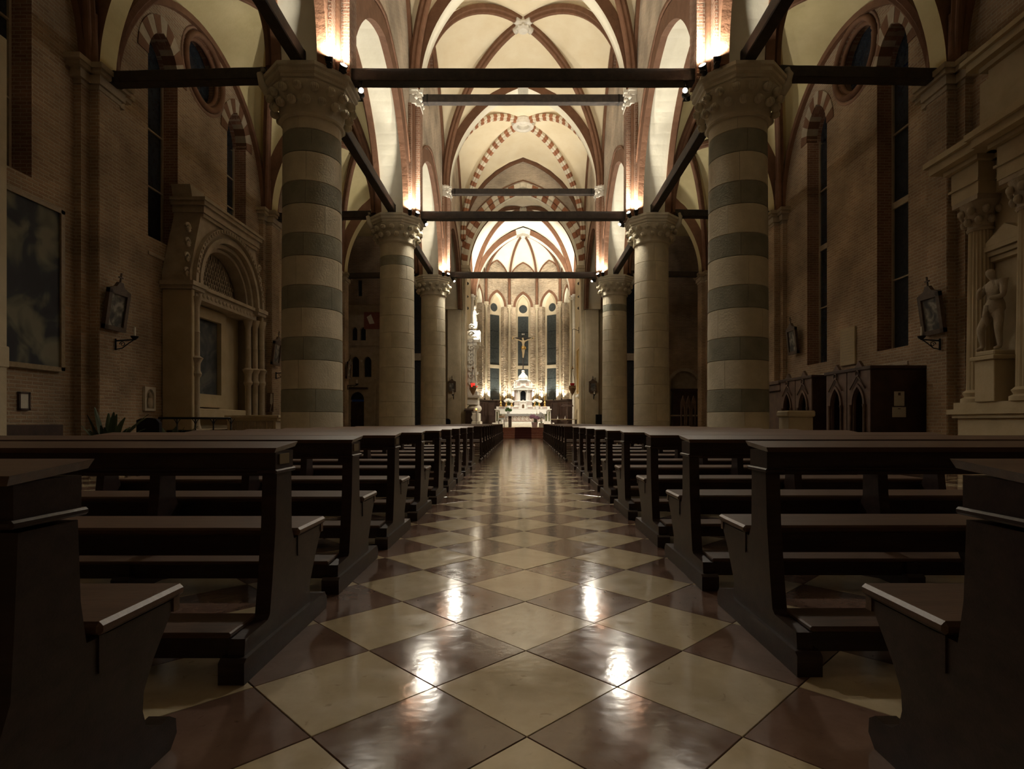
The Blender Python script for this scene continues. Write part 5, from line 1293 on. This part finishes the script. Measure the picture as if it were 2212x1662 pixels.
# ------------------------------------------------------------------ left aisle
# big carved altar monument between the windows
mn = thing('altar_monument', 'large carved stone altar surround with round arch against the left wall', 'altar', (-AISW + 0.02, 18.1, 0))
D = 0.84; yl, yr = -2.2, 2.2
for ya_, yb_ in ((yl, yl + 0.14), (yr - 0.14, yr)):
    mb = MB(); mb.box(0, D, ya_, yb_, 0, 4.8, bev=0.02); mb.build('side_wing', 'plaster_tan', mn)
for a, b in ((yl - 0.02, yl + 0.5), (yr - 0.5, yr + 0.02)):
    mb = MB()
    for z0, z1, o_ in ((4.8, 4.9, 0.05), (4.9, 5.02, 0.1)): mb.box(0, D + o_, a - o_, b + o_, z0, z1)
    mb.build('impost_cornice', 'stone_aisle', mn)
ypl = yl + 0.14
gable = [(yl, 5.02), (yl, 5.3), (yl + 0.25, 6.1), (yl + 0.5, 6.9), (yl + 0.55, 7.05), (yr - 0.55, 7.05), (yr - 0.5, 6.9), (yr - 0.25, 6.1), (yr, 5.3), (yr, 5.02)] + [(x, 5.02 + z) for x, z in reversed(arch_pts(1.7, 1.62, 16))]
mb = MB(); mb.prism(gable, 0.0, D - 0.06, PX); mb.build('spandrel_wall', 'stone_aisle', mn)
for a, h, t, x0, x1 in ((1.98, 1.90, 0.12, D - 0.10, D + 0.06), (1.70, 1.62, 0.14, D - 0.12, D + 0.03), (1.56, 1.48, 0.12, 0.3, D - 0.12), (1.44, 1.36, 0.10, 0.2, D - 0.25)):
    mb = MB(); arch_ring(mb, a, h, t, 0, 5.02, x0, x1, n=18, plane=PX); mb.build('arch_moulding', 'stone_aisle', mn)
mb = MB(); mb.box(-0.045, 0.045, -0.035, 0.035, -0.035, 0.035); DEN = mb.mesh('dentil', 'stone_aisle')
for y, z in arch_pts(2.04, 1.96, 20)[2:-2]: link('dentil', DEN, mn, (D + 0.045, y, 5.02 + z))
mb = MB(); mb.prism([(x, 5.02 + z) for x, z in arch_pts(1.7, 1.62, 16)], 0.02, 0.15, PX); ty = mb.build('tympanum', 'stone_aisle', mn)
sc_m = MB(); sc_m.sphere((0, 0, 0), 0.062, nu=6, nv=4, sc=(0.55, 0.9, 1.3)); SCALE = sc_m.mesh('scale_relief', 'stone_aisle')
cnt = 0
for r_ in range(9):
    for k in range(-9, 10):
        y = k * 0.155 + (0.0775 if r_ % 2 else 0); z = 5.12 + r_ * 0.145
        if (y / 1.5) ** 2 + ((z - 5.02) / 1.42) ** 2 < 0.92: link('scale_relief', SCALE, ty, (0.165, y, z)); cnt += 1
mb = MB()
for z0, z1, o_ in ((7.0, 7.1, 0.02), (7.1, 7.3, 0.08), (7.3, 7.42, 0.16), (7.42, 7.5, 0.22)): mb.box(0, D + o_ * 0.8, yl + 0.55 - o_, yr - 0.55 + o_, z0, z1)
mb.build('top_cornice', 'stone_aisle', mn)
mb = MB(); mb.prism([(yl + 0.42, 7.5), (yl + 0.92, 7.5), (yl + 1.02, 7.85), (yl + 0.32, 7.85)], 0.05, 0.6, PX); mb.build('top_block', 'stone_aisle', mn)
for s in (-1, 1):
    for k in range(4):
        y = s * (2.18 - 0.02 * k); z = 5.25 + 0.42 * k
        mb = MB(); mb.tube([(D - 0.15, y + s * (0.02 + 0.13 * math.cos(t * 0.5) * (1 - t / 18)), z + 0.15 * math.sin(t * 0.5) * (1 - t / 18)) for t in range(14)], 0.045, n=6); mb.sphere((D - 0.15, y + s * 0.02, z), 0.06); mb.build('scroll_ornament', 'stone_aisle', mn)
mb = MB(); mb.box(0.1, D - 0.10, -1.85, 1.85, 4.62, 5.02); mb.box(0.1, D - 0.02, -1.85, 1.85, 4.92, 5.02); fz = mb.build('frieze', 'stone_aisle', mn)
mb = MB()
for k in range(16): mb.sphere((D - 0.10, -1.65 + k * 0.22, 4.77), 0.075, nu=8, nv=5, sc=(0.4, 1.1, 0.9))
mb.build('frieze_relief', 'stone_aisle', fz)
def ringed_column(y, x, r=0.10):
    mb = MB(); mb.lathe([(r * 1.5, 0.9), (r * 1.2, 1.0), (r, 1.08), (r, 2.35), (r * 1.35, 2.4), (r * 1.5, 2.46), (r * 1.1, 2.55), (r * 1.15, 2.75), (r * 1.6, 2.85), (r * 1.9, 2.9), (r * 1.0, 2.96), (r * 0.95, 3.6), (r * 1.08, 3.63), (r * 0.95, 3.67), (r * 0.92, 4.35), (r * 1.1, 4.4), (r * 1.6, 4.62)], (x, y, 0), 14); mb.build('ringed_column', 'stone_aisle', mn)
for y, x in ((-1.98, D - 0.02), (-1.72, D - 0.22), (1.66, D - 0.30), (1.86, D - 0.16), (2.06, D - 0.02)): ringed_column(y, x)
mb = MB(); mb.box(0.1, D + 0.12, -2.2, 2.2, 0, 0.9, bev=0.02); mb.build('monument_base', 'stone_aisle', mn)
mb = MB(); mb.box(0.08, 0.13, -1.8, 1.8, 0.9, 4.62); mb.build('back_panel', 'plaster_tan', mn)
mb = MB()
ho = [(-1.45, 1.95), (0.25, 1.95), (0.25, 4.25), (-1.45, 4.25)]
mb.prism([(-1.72, 1.55), (0.55, 1.55), (0.55, 4.58), (-1.72, 4.58)], 0.13, 0.36, PX, holes=[ho]); fr_ = mb.build('altarpiece_frame', 'plaster_tan', mn)
mb = MB(); mb.box(0.18, 0.22, -1.46, 0.26, 1.94, 4.26); mb.build('altarpiece_canvas', 'canvas_altar', fr_)
mb = MB(); mb.box(0.12, 0.55, -1.4, 1.5, 1.22, 1.5, bev=0.02); mb.build('predella', 'plaster_tan', mn)
# altar block with traceried side in front of it
o = thing('altar_table', 'stone altar block with traceried panel before the left monument', 'altar', (-8.0, 17.9, 0))
mb = MB(); mb.box(-0.72, 0.68, -0.95, 0.95, 0, 1.22, bev=0.01); mb.build('altar_block', 'stone_aisle', o)
mb = MB(); mb.box(-0.80, 0.80, -1.05, 1.05, 1.22, 1.30, bev=0.015); mb.box(-0.76, 0.74, -1.0, 1.0, 1.14, 1.22); mb.build('altar_slab', 'plaster_tan', o)
tr = MB(); ys_ = -0.965
for x in (-0.70, 0.66): tr.box(x - 0.035, x + 0.035, ys_ - 0.03, ys_ + 0.02, 0.0, 1.14)
for k in range(4):
    cx0 = -0.52 + k * 0.34
    for rr in (0.15, 0.075): tr.tube([(cx0 + rr * math.cos(t * PI / 8), ys_ - 0.01, 0.55 + rr * 1.3 * math.sin(t * PI / 8)) for t in range(16)], 0.018, n=5, closed=True)
    tr.tube([(cx0 - 0.17, ys_ - 0.01, 0.55), (cx0, ys_ - 0.01, 0.92), (cx0 + 0.17, ys_ - 0.01, 0.55), (cx0, ys_ - 0.01, 0.18), (cx0 - 0.17, ys_ - 0.01, 0.55)], 0.016, n=5)
    for t in (-0.08, 0.08): tr.tube([(cx0 + t, ys_ - 0.01, 0.85), (cx0 + t, ys_ - 0.01, 1.1)], 0.014, n=5)
tr.build('tracery', 'plaster_tan', o)
# railing
o = thing('iron_railing', 'low black iron railing before the left altar', 'railing', (-9.3, 14.6, 0))
mb = MB(); mb.tube([(0, 0, 1.2), (1.55, 0.6, 1.2)], 0.03, n=8); mb.build('handrail', 'iron', o)
for k in range(5):
    mb = MB(); x, y = 1.55 * k / 4, 0.6 * k / 4; mb.tube([(x, y, 0), (x, y, 1.19)], 0.018, n=6); mb.tube([(x - 0.09, y, 1.19), (x - 0.03, y, 1.1), (x, y, 1.02)], 0.01, n=5); mb.tube([(x + 0.09, y, 1.19), (x + 0.03, y, 1.1), (x, y, 1.02)], 0.01, n=5); mb.build('baluster', 'iron', o)
# paintings, notices
o = thing('large_painting', 'large dark landscape painting on the left wall at the picture edge', 'painting', (-AISW + 0.01, 11.35, 3.85))
mb = MB(); mb.box(0.02, 0.06, -0.95, 0.98, -1.58, 1.75); mb.build('canvas', 'canvas_big', o)
mb = MB()
for y in (-1.0, 1.03): mb.box(0.0, 0.10, y - 0.05, y + 0.05, -1.65, 1.82)
for z in (-1.62, 1.79): mb.box(0.0, 0.10, -1.05, 1.08, z - 0.05, z + 0.05)
mb.build('frame', 'frame_gilt', o)
o = thing('framed_notice', 'small framed paper notice on the left wall below the painting', 'notice', (-AISW + 0.005, 11.5, 1.52))
mb = MB(); mb.box(0.01, 0.03, -0.10, 0.10, -0.15, 0.15); mb.build('paper_sheet', 'paper', o)
mb = MB()
for y in (-0.115, 0.115): mb.box(0, 0.045, y - 0.018, y + 0.018, -0.18, 0.18)
for z in (-0.165, 0.165): mb.box(0, 0.045, -0.13, 0.13, z - 0.018, z + 0.018)
mb.build('frame', 'wood_dark', o)
o = thing('niche_relief', 'small pale carved niche relief on the left wall', 'relief', (-AISW + 0.005, 15.35, 1.72))
mb = MB(); mb.prism([(-0.22, -0.32), (0.22, -0.32), (0.22, 0.32), (-0.22, 0.32)], 0.0, 0.06, PX, holes=[[(-0.16, -0.26), (0.16, -0.26), (0.16, 0.08)] + [(x, 0.08 + z) for x, z in list(reversed(arch_pts(0.16, 0.18, 6)))[1:-1]] + [(-0.16, 0.08)]]); mb.build('niche_frame', 'stone_white', o)
mb = MB(); mb.sphere((0.04, 0.0, 0.10), 0.07, sc=(0.5, 0.9, 1.1)); mb.sphere((0.04, 0.0, -0.10), 0.13, sc=(0.35, 0.9, 1.1)); mb.build('carved_bust', 'stone_aisle', o)
mb = MB(); mb.box(-0.0, 0.015, -0.2, 0.2, -0.3, 0.3); mb.build('niche_back', 'stone_aisle', o)
# bench, plants, draped chair, white box
o = thing('wall_bench', 'low dark wooden bench against the left wall at the picture edge', 'bench', (-9.55, 11.35, 0))
mb = MB(); mb.box(-0.22, 0.25, -0.75, 0.8, 0.42, 0.48, bev=0.015); mb.build('seat', 'wood_dark', o)
mb = MB(); mb.box(-0.25, -0.20, -0.75, 0.8, 0.48, 1.05, bev=0.015); mb.build('backrest', 'wood_dark', o)
for y in (-0.68, 0.72):
    mb = MB(); mb.box(-0.22, 0.24, y - 0.04, y + 0.04, 0, 0.42); mb.build('leg', 'wood_dark', o)
def fern(loc, label, h, n):
    o = thing('potted_fern', label, 'plant', loc)
    mb = MB(); mb.lathe([(0.16, 0), (0.22, 0.32), (0.24, 0.34), (0.21, 0.34), (0.19, 0.28)], (0, 0, 0), 14); mb.build('pot', 'wood_dark', o)
    rr = random.Random(int(loc[1] * 31))
    for k in range(n):
        t = k * 2.4; L = rr.uniform(0.5, 1.0) * h; sp = rr.uniform(0.25, 0.75)
        pts = [Vector((0.05 * math.cos(t), 0.05 * math.sin(t), 0.3)) + Vector((math.cos(t) * sp * f * L, math.sin(t) * sp * f * L, L * (1.15 * f - 0.65 * sp * f * f))) for f in [q / 6 for q in range(7)]]
        mb = MB(); w = Vector((-math.sin(t), math.cos(t), 0))
        prev = None
        for i, p in enumerate(pts):
            ww = 0.06 * math.sin(PI * (i + 0.4) / 7.0)
            k0 = mb.add([p - w * ww, p + Vector((0, 0, 0.012)), p + w * ww])
            if prev is not None:
                mb.face((prev, prev + 1, k0 + 1, k0)); mb.face((prev + 1, prev + 2, k0 + 2, k0 + 1))
            prev = k0
        mb.build('frond', 'leaf_dark', o)
fern((-8.95, 12.35, 0), 'leafy potted plant by the left brick pilaster', 1.25, 26)
fern((-8.75, 14.15, 0), 'spiky potted plant beside the draped dark chair', 0.95, 20)
o = thing('draped_chair', 'black draped chair beside the plants in the left aisle', 'chair', (-8.85, 13.3, 0))
mb = MB(); mb.box(-0.25, 0.25, -0.25, 0.25, 0.40, 0.50, bev=0.03); mb.build('seat', 'fabric_dark', o)
mb = MB(); mb.prism([(-0.27, 0.1), (0.27, 0.1), (0.27, 1.08), (0.18, 1.18), (0.0, 1.2), (-0.18, 1.18), (-0.27, 1.14)], 0.2, 0.3, PY); mb.build('draped_backrest', 'fabric_dark', o)
for x in (-0.22, 0.22):
    for y in (-0.22, 0.22):
        mb = MB(); mb.box(x - 0.02, x + 0.02, y - 0.02, y + 0.02, 0, 0.40); mb.build('leg', 'iron', o)
o = thing('pale_box', 'small pale box on the floor between plant and draped chair', 'box', (-8.15, 13.0, 0))
mb = MB(); mb.box(-0.09, 0.09, -0.09, 0.09, 0, 0.80, bev=0.02); mb.build('box_body', 'stone_aisle', o)
mb = MB(); mb.box(-0.11, 0.11, -0.11, 0.11, 0.80, 0.84, bev=0.01); mb.build('box_lid', 'stone_white', o)
o = thing('wall_poster', 'narrow bright framed print on the pilaster left of the striped column', 'print', (-9.70, 21.98, 1.85))
mb = MB(); mb.box(-0.12, 0.12, -0.02, 0.0, -0.36, 0.36); mb.build('print_backing', 'frame_wood', o)
mb = MB(); mb.prism([(0.02, 0.34), (0.09, 0.34), (0.10, 0.0), (0.06, -0.10), (0.0, -0.05), (0.0, 0.1)], -0.03, -0.02, PY); mb.tube([(0.05, -0.025, -0.1), (0.02, -0.025, -0.25), (0.0, -0.025, -0.34), (0.09, -0.025, -0.34)], 0.008, n=5); mb.build('print_motif', 'paper', o)
# pale stone jamb at the extreme left edge of the view
mb = MB(); mb.box(-AISW - 0.1, -9.55, 10.25, 10.62, 0.0, 8.2, bev=0.03); mb.box(-AISW - 0.1, -9.53, 10.24, 10.64, 2.1, 2.5, bev=0.02)
tag(mb.build('trim_1', 'stone_warm'), 'pale stone jamb at the left edge of the view', None, None, 'structure')

# ------------------------------------------------------------------ right aisle
# fluted renaissance altar at the right edge
ra = thing('renaissance_altar', 'tall fluted stone altar front with statue niche at the right edge', 'altar', (AISW - 0.02, 11.0, 0))
mb = MB(); mb.box(-0.85, 0, -1.6, 1.1, 0, 1.18, bev=0.01); mb.build('pedestal', 'plaster_tan', ra)
mb = MB(); mb.box(-0.92, 0, -1.7, 1.17, 1.18, 1.26); mb.box(-0.98, 0, -1.75, 1.24, 1.26, 1.36); mb.box(-0.90, 0, -1.65, 1.15, 1.36, 1.5); mb.build('pedestal_cornice', 'plaster_tan', ra)
mb = MB(); mb.box(-0.42, 0, -1.6, 1.05, 1.5, 8.2); mb.build('altar_wall', 'plaster_tan', ra)
for y, x in ((0.85, -0.56), (-0.42, -0.62)):
    mb = MB(); mb.lathe([(0.34, 1.5), (0.34, 1.58), (0.27, 1.62), (0.31, 1.70), (0.25, 1.76)], (x, y, 0), 20)
    nfl = 40; rings = []
    for z, r_ in ((1.76, 0.245), (5.05, 0.205)):
        rings.append(mb.add([(x + (r_ - (0.022 if k % 2 else 0)) * math.cos(2 * PI * k / nfl), y + (r_ - (0.022 if k % 2 else 0)) * math.sin(2 * PI * k / nfl), z) for k in range(nfl)]))
    for k in range(nfl): mb.face((rings[0] + k, rings[0] + (k + 1) % nfl, rings[1] + (k + 1) % nfl, rings[1] + k))
    fc = mb.build('fluted_column', 'plaster_tan', ra)
    mb = MB(); mb.lathe([(0.22, 5.03), (0.25, 5.07), (0.22, 5.12), (0.25, 5.30), (0.33, 5.55), (0.36, 5.6)], (x, y, 0), 16)
    for row, (zz_, rr_) in enumerate(((5.22, 0.27), (5.42, 0.33))):
        for k in range(8): t = (k + 0.5 * row) * PI / 4; mb.sphere((x + rr_ * math.cos(t), y + rr_ * math.sin(t), zz_), 0.075, nu=7, nv=5, sc=(1, 1, 1.2))
    mb.box(x - 0.34, x + 0.34, y - 0.34, y + 0.34, 5.6, 5.7); mb.build('column_capital', 'stone_aisle', fc)
for y, x in ((0.85, -0.9), (-0.42, -0.98)):
    mb = MB()
    for z0, z1, o_ in ((5.7, 5.95, 0.0), (5.95, 6.0, 0.04), (6.0, 6.35, 0.0), (6.35, 6.45, 0.1), (6.45, 6.62, 0.28), (6.62, 6.74, 0.36)): mb.box(x - o_, 0, y - 0.36 - o_, y + 0.36 + o_, z0, z1)
    mb.build('entablature_block', 'plaster_tan', ra)
mb = MB()
for z0, z1, o_ in ((5.7, 5.95, 0.0), (5.95, 6.0, 0.04), (6.0, 6.35, 0.0), (6.35, 6.45, 0.1), (6.45, 6.62, 0.28), (6.62, 6.74, 0.36)): mb.box(-0.55 - o_, 0, -1.65, 1.25 + o_, z0, z1)
mb.build('entablature', 'plaster_tan', ra)
mb = MB(); mb.box(-0.5, 0, -1.6, 0.75, 6.74, 8.6, bev=0.02)
for z0, z1, o_ in ((8.3, 8.4, 0.1), (8.4, 8.55, 0.25), (8.55, 8.65, 0.33)): mb.box(-0.5 - o_, 0, -1.6, 0.75 + o_, z0, z1)
mb.build('attic', 'plaster_tan', ra)
mb = MB(); mb.prism([(0.75, 6.74), (1.05, 6.74), (0.85, 7.1), (0.75, 7.7)], -0.35, 0, PX); mb.build('attic_scroll', 'plaster_tan', ra)
mb = MB()
for z0, o_ in ((4.35, 0.10), (4.45, 0.16), (4.55, 0.22)): mb.box(-0.42 - o_, -0.3, -0.2 - o_, 0.6 + o_, z0, z0 + 0.09)
mb.prism([(-0.4, 4.65), (0.8, 4.65), (0.2, 5.0)], -0.62, -0.35, PX); mb.build('niche_pediment', 'plaster_tan', ra)
o = thing('niche_statue', 'stone statue of a standing figure between the fluted columns', 'statue', (9.30, 11.28, 1.5))
mb = MB(); mb.box(-0.22, 0.22, -0.24, 0.24, 0, 0.82, bev=0.01); mb.box(-0.28, 0.26, -0.3, 0.3, 0.82, 0.90, bev=0.01); mb.box(-0.22, 0.2, -0.24, 0.24, 0.90, 1.0, bev=0.02); mb.build('statue_plinth', 'plaster_tan', o)
Z = 1.0
Jf = {'pel': ((0, 0, Z + 0.86), (0.14, 0.12)), 'wst': ((0, 0, Z + 1.02), (0.125, 0.11)), 'chest': ((0.0, 0.01, Z + 1.22), (0.17, 0.13)), 'neck': ((-0.02, 0.03, Z + 1.42), 0.06), 'head': ((-0.06, 0.05, Z + 1.54), (0.085, 0.095)), 'top': ((-0.07, 0.05, Z + 1.63), 0.065),
      'sl': ((0.0, -0.2, Z + 1.32), 0.075), 'el': ((-0.06, -0.26, Z + 1.04), 0.055), 'hl': ((-0.2, -0.08, Z + 1.02), 0.042), 'sr': ((0.0, 0.2, Z + 1.32), 0.075), 'er': ((-0.12, 0.26, Z + 1.08), 0.055), 'wr': ((-0.22, 0.12, Z + 1.2), 0.042), 'hr': ((-0.22, 0.06, Z + 1.26), 0.045),
      'tl': ((0.0, -0.1, Z + 0.74), 0.105), 'kl': ((-0.03, -0.11, Z + 0.44), 0.075), 'al': ((0.0, -0.12, Z + 0.08), 0.045), 'fl': ((-0.13, -0.13, Z + 0.03), 0.04), 'tr': ((-0.02, 0.11, Z + 0.74), 0.105), 'kr': ((-0.17, 0.16, Z + 0.45), 0.075), 'ar': ((-0.08, 0.2, Z + 0.09), 0.045), 'fr': ((-0.2, 0.24, Z + 0.03), 0.04)}
figure('statue_body', Jf, [('pel', 'wst'), ('wst', 'chest'), ('chest', 'neck'), ('neck', 'head'), ('head', 'top'), ('chest', 'sl'), ('sl', 'el'), ('el', 'hl'), ('chest', 'sr'), ('sr', 'er'), ('er', 'wr'), ('wr', 'hr'), ('pel', 'tl'), ('tl', 'kl'), ('kl', 'al'), ('al', 'fl'), ('pel', 'tr'), ('tr', 'kr'), ('kr', 'ar'), ('ar', 'fr')], 'pel', 'stone_aisle', o)
mb = MB(); mb.lathe([(0.12, Z + 0.74), (0.165, Z + 0.82), (0.16, Z + 0.92), (0.135, Z + 1.0)], (0, 0, 0), 14); mb.tube([(-0.15, 0.02, Z + 0.9), (-0.17, 0.04, Z + 0.7), (-0.12, 0.03, Z + 0.5)], [0.05, 0.05, 0.03], n=7); mb.build('drapery', 'stone_aisle', o)
# confessionals
def confessional(y0, label):
    o = thing('confessional', label, 'confessional', (AISW - 0.02, y0, 0), 0, 'gothic confessionals')
    Dp, L, H = 1.36, 2.1, 2.42
    for ya_ in (0, L - 0.07):
        mb = MB(); mb.box(-Dp, 0, ya_, ya_ + 0.07, 0, H, bev=0.01); mb.build('side_panel', 'wood_dark', o)
    mb = MB(); mb.box(-Dp - 0.06, 0.0, -0.05, L + 0.05, H, H + 0.09, bev=0.015); mb.build('top_cornice', 'wood_dark', o)
    mb = MB(); mb.box(-0.06, 0, 0.07, L - 0.07, 0, H); mb.build('back_panel', 'wood_dark', o)
    mb = MB(); mb.box(-Dp + 0.1, -0.06, L / 2 - 0.04, L / 2 + 0.04, 0, H); mb.build('partition', 'wood_dark', o)
    mb = MB()
    for k in range(2):
        a, b = 0.02 + k * L / 2, L / 2 - 0.02 + k * L / 2; c = (a + b) / 2
        hole = [(c - 0.22, 0.62), (c + 0.22, 0.62), (c + 0.22, 1.55)] + [(c + x, 1.55 + z) for x, z in list(reversed(arch_pts(0.22, 0.42, 8)))[1:-1]] + [(c - 0.22, 1.55)]
        mb.prism([(a, 0.0), (b, 0.0), (b, H + 0.05), (c + 0.18, H + 0.08), (c, H + 0.26), (c - 0.18, H + 0.08), (a, H + 0.05)], -Dp - 0.02, -Dp + 0.05, PX, holes=[hole])
    fr_ = mb.build('carved_front', 'wood_carved', o)
    for k in range(2):
        c = L / 4 + k * L / 2
        mb = MB(); arch_ring(mb, 0.24, 0.46, 0.07, c, 1.55, -Dp - 0.06, -Dp, n=8, plane=PX)
        mb.tube([(-Dp - 0.05, c + 0.075 * math.cos(t * PI / 8), 2.34 + 0.075 * math.sin(t * PI / 8)) for t in range(16)], 0.02, n=5, closed=True)
        mb.tube([(-Dp - 0.05, c - 0.34, 1.95), (-Dp - 0.05, c, 2.30), (-Dp - 0.05, c + 0.34, 1.95)], 0.02, n=5); mb.build('arch_tracery', 'wood_carved', fr_)
        for d in (-0.3, 0.3):
            mb = MB(); mb.lathe([(0.05, 0.55), (0.035, 0.65), (0.035, 1.45), (0.055, 1.55)], (-Dp - 0.05, c + d, 0), 8); mb.build('colonnette', 'wood_carved', fr_)
        mb = MB(); mb.box(-Dp - 0.08, -Dp + 0.1, c - 0.3, c + 0.3, 0.52, 0.60, bev=0.01); mb.build('arm_ledge', 'wood_carved', fr_)
    return o
confessional(14.25, 'dark gothic wooden confessional with notices on its side, right aisle')
confessional(17.15, 'dark gothic wooden confessional farther along the right wall')
for z0, z1, x0, x1, l_ in ((1.50, 1.86, -0.81, -0.56, 'upper pale notice sheet pinned on the near confessional side'), (1.22, 1.47, -0.86, -0.52, 'lower wide notice sheet pinned on the near confessional side')):
    o = thing('notice_sheet', l_, 'notice', (AISW - 0.02, 14.235, 0), 0)
    mb = MB(); mb.box(x0, x1, -0.012, 0.0, z0, z1); mb.build('sheet', 'paper', o)
    mb = MB(); mb.box((x0 + x1) / 2 - 0.03, (x0 + x1) / 2 + 0.03, -0.016, -0.011, z1 - 0.10 if z1 > 1.6 else z1 - 0.05, z1 - 0.03); mb.build('printed_mark', 'frame_wood', o)
o = thing('carved_cabinet', 'pale carved wooden cabinet behind the striped right column', 'cabinet', (AISW - 0.02, 20.0, 0))
mb = MB(); mb.box(-1.0, 0, 0, 1.2, 0, 2.2, bev=0.02); mb.build('cabinet_body', 'wood_carved', o)
mb = MB(); mb.box(-1.1, 0, -0.08, 1.3, 2.2, 2.42, bev=0.02); mb.box(-1.16, 0, -0.12, 1.34, 2.42, 2.55, bev=0.02); mb.build('cabinet_cornice', 'wood_carved', o)
for x in (-0.9, -0.5, -0.1):
    mb = MB(); mb.box(x - 0.05, x + 0.05, -0.04, 0.0, 0.1, 2.15, bev=0.01); mb.build('pilaster_strip', 'wood_carved', o)
mb = MB(); mb.box(-0.8, -0.6, -0.02, 0.0, 1.5, 2.05); mb.build('glazed_door', 'glass_dim', o)
o = thing('stone_plaque', 'pale inscribed stone plaque on the right wall above the confessionals', 'plaque', (AISW - 0.005, 17.65, 3.45))
mb = MB(); mb.box(-0.06, 0, -0.40, 0.40, -0.60, 0.55, bev=0.01); pq = mb.build('slab', 'plaster_tan', o)
mb = MB()
rr = random.Random(4)
for k in range(11):
    y = -0.33
    while y < 0.28:
        w = rr.uniform(0.04, 0.13); mb.box(-0.064, -0.058, y, min(y + w, 0.33), 0.42 - k * 0.088, 0.45 - k * 0.088); y += w + 0.03
mb.build('worn_lines', 'stone_aisle', pq)
o = thing('stone_bench', 'low stone bench at the foot of the striped right column', 'bench', (6.35, 13.3, 0))
mb = MB(); mb.box(-0.34, 0.30, -0.3, 0.3, 1.22, 1.36, bev=0.03); mb.build('bench_top', 'stone_warm', o)
mb = MB(); mb.box(-0.30, 0.26, -0.26, 0.26, 0.0, 1.22, bev=0.02); mb.build('bench_block', 'stone_warm', o)
mb = MB(); mb.box(-0.34, 0.32, -0.32, 0.3, 0.0, 0.16, bev=0.02); mb.build('bench_foot', 'stone_warm', o)
o = thing('carved_screen', 'narrow carved gothic wooden screen by the far right wall niche', 'screen', (9.4, 32.6, 0))
for k in range(3):
    mb = MB(); c = -0.3 + k * 0.3; mb.prism([(c - 0.13, 0), (c + 0.13, 0), (c + 0.13, 2.2), (c, 2.6), (c - 0.13, 2.2)], -0.04, 0.04, PY, holes=[[(c - 0.07, 0.9), (c + 0.07, 0.9), (c + 0.07, 1.8), (c, 2.05), (c - 0.07, 1.8)]]); mb.build('screen_panel', 'wood_carved', o)
mb = MB(); mb.box(-0.48, 0.48, -0.08, 0.08, 0, 0.12); mb.build('screen_foot', 'wood_carved', o)
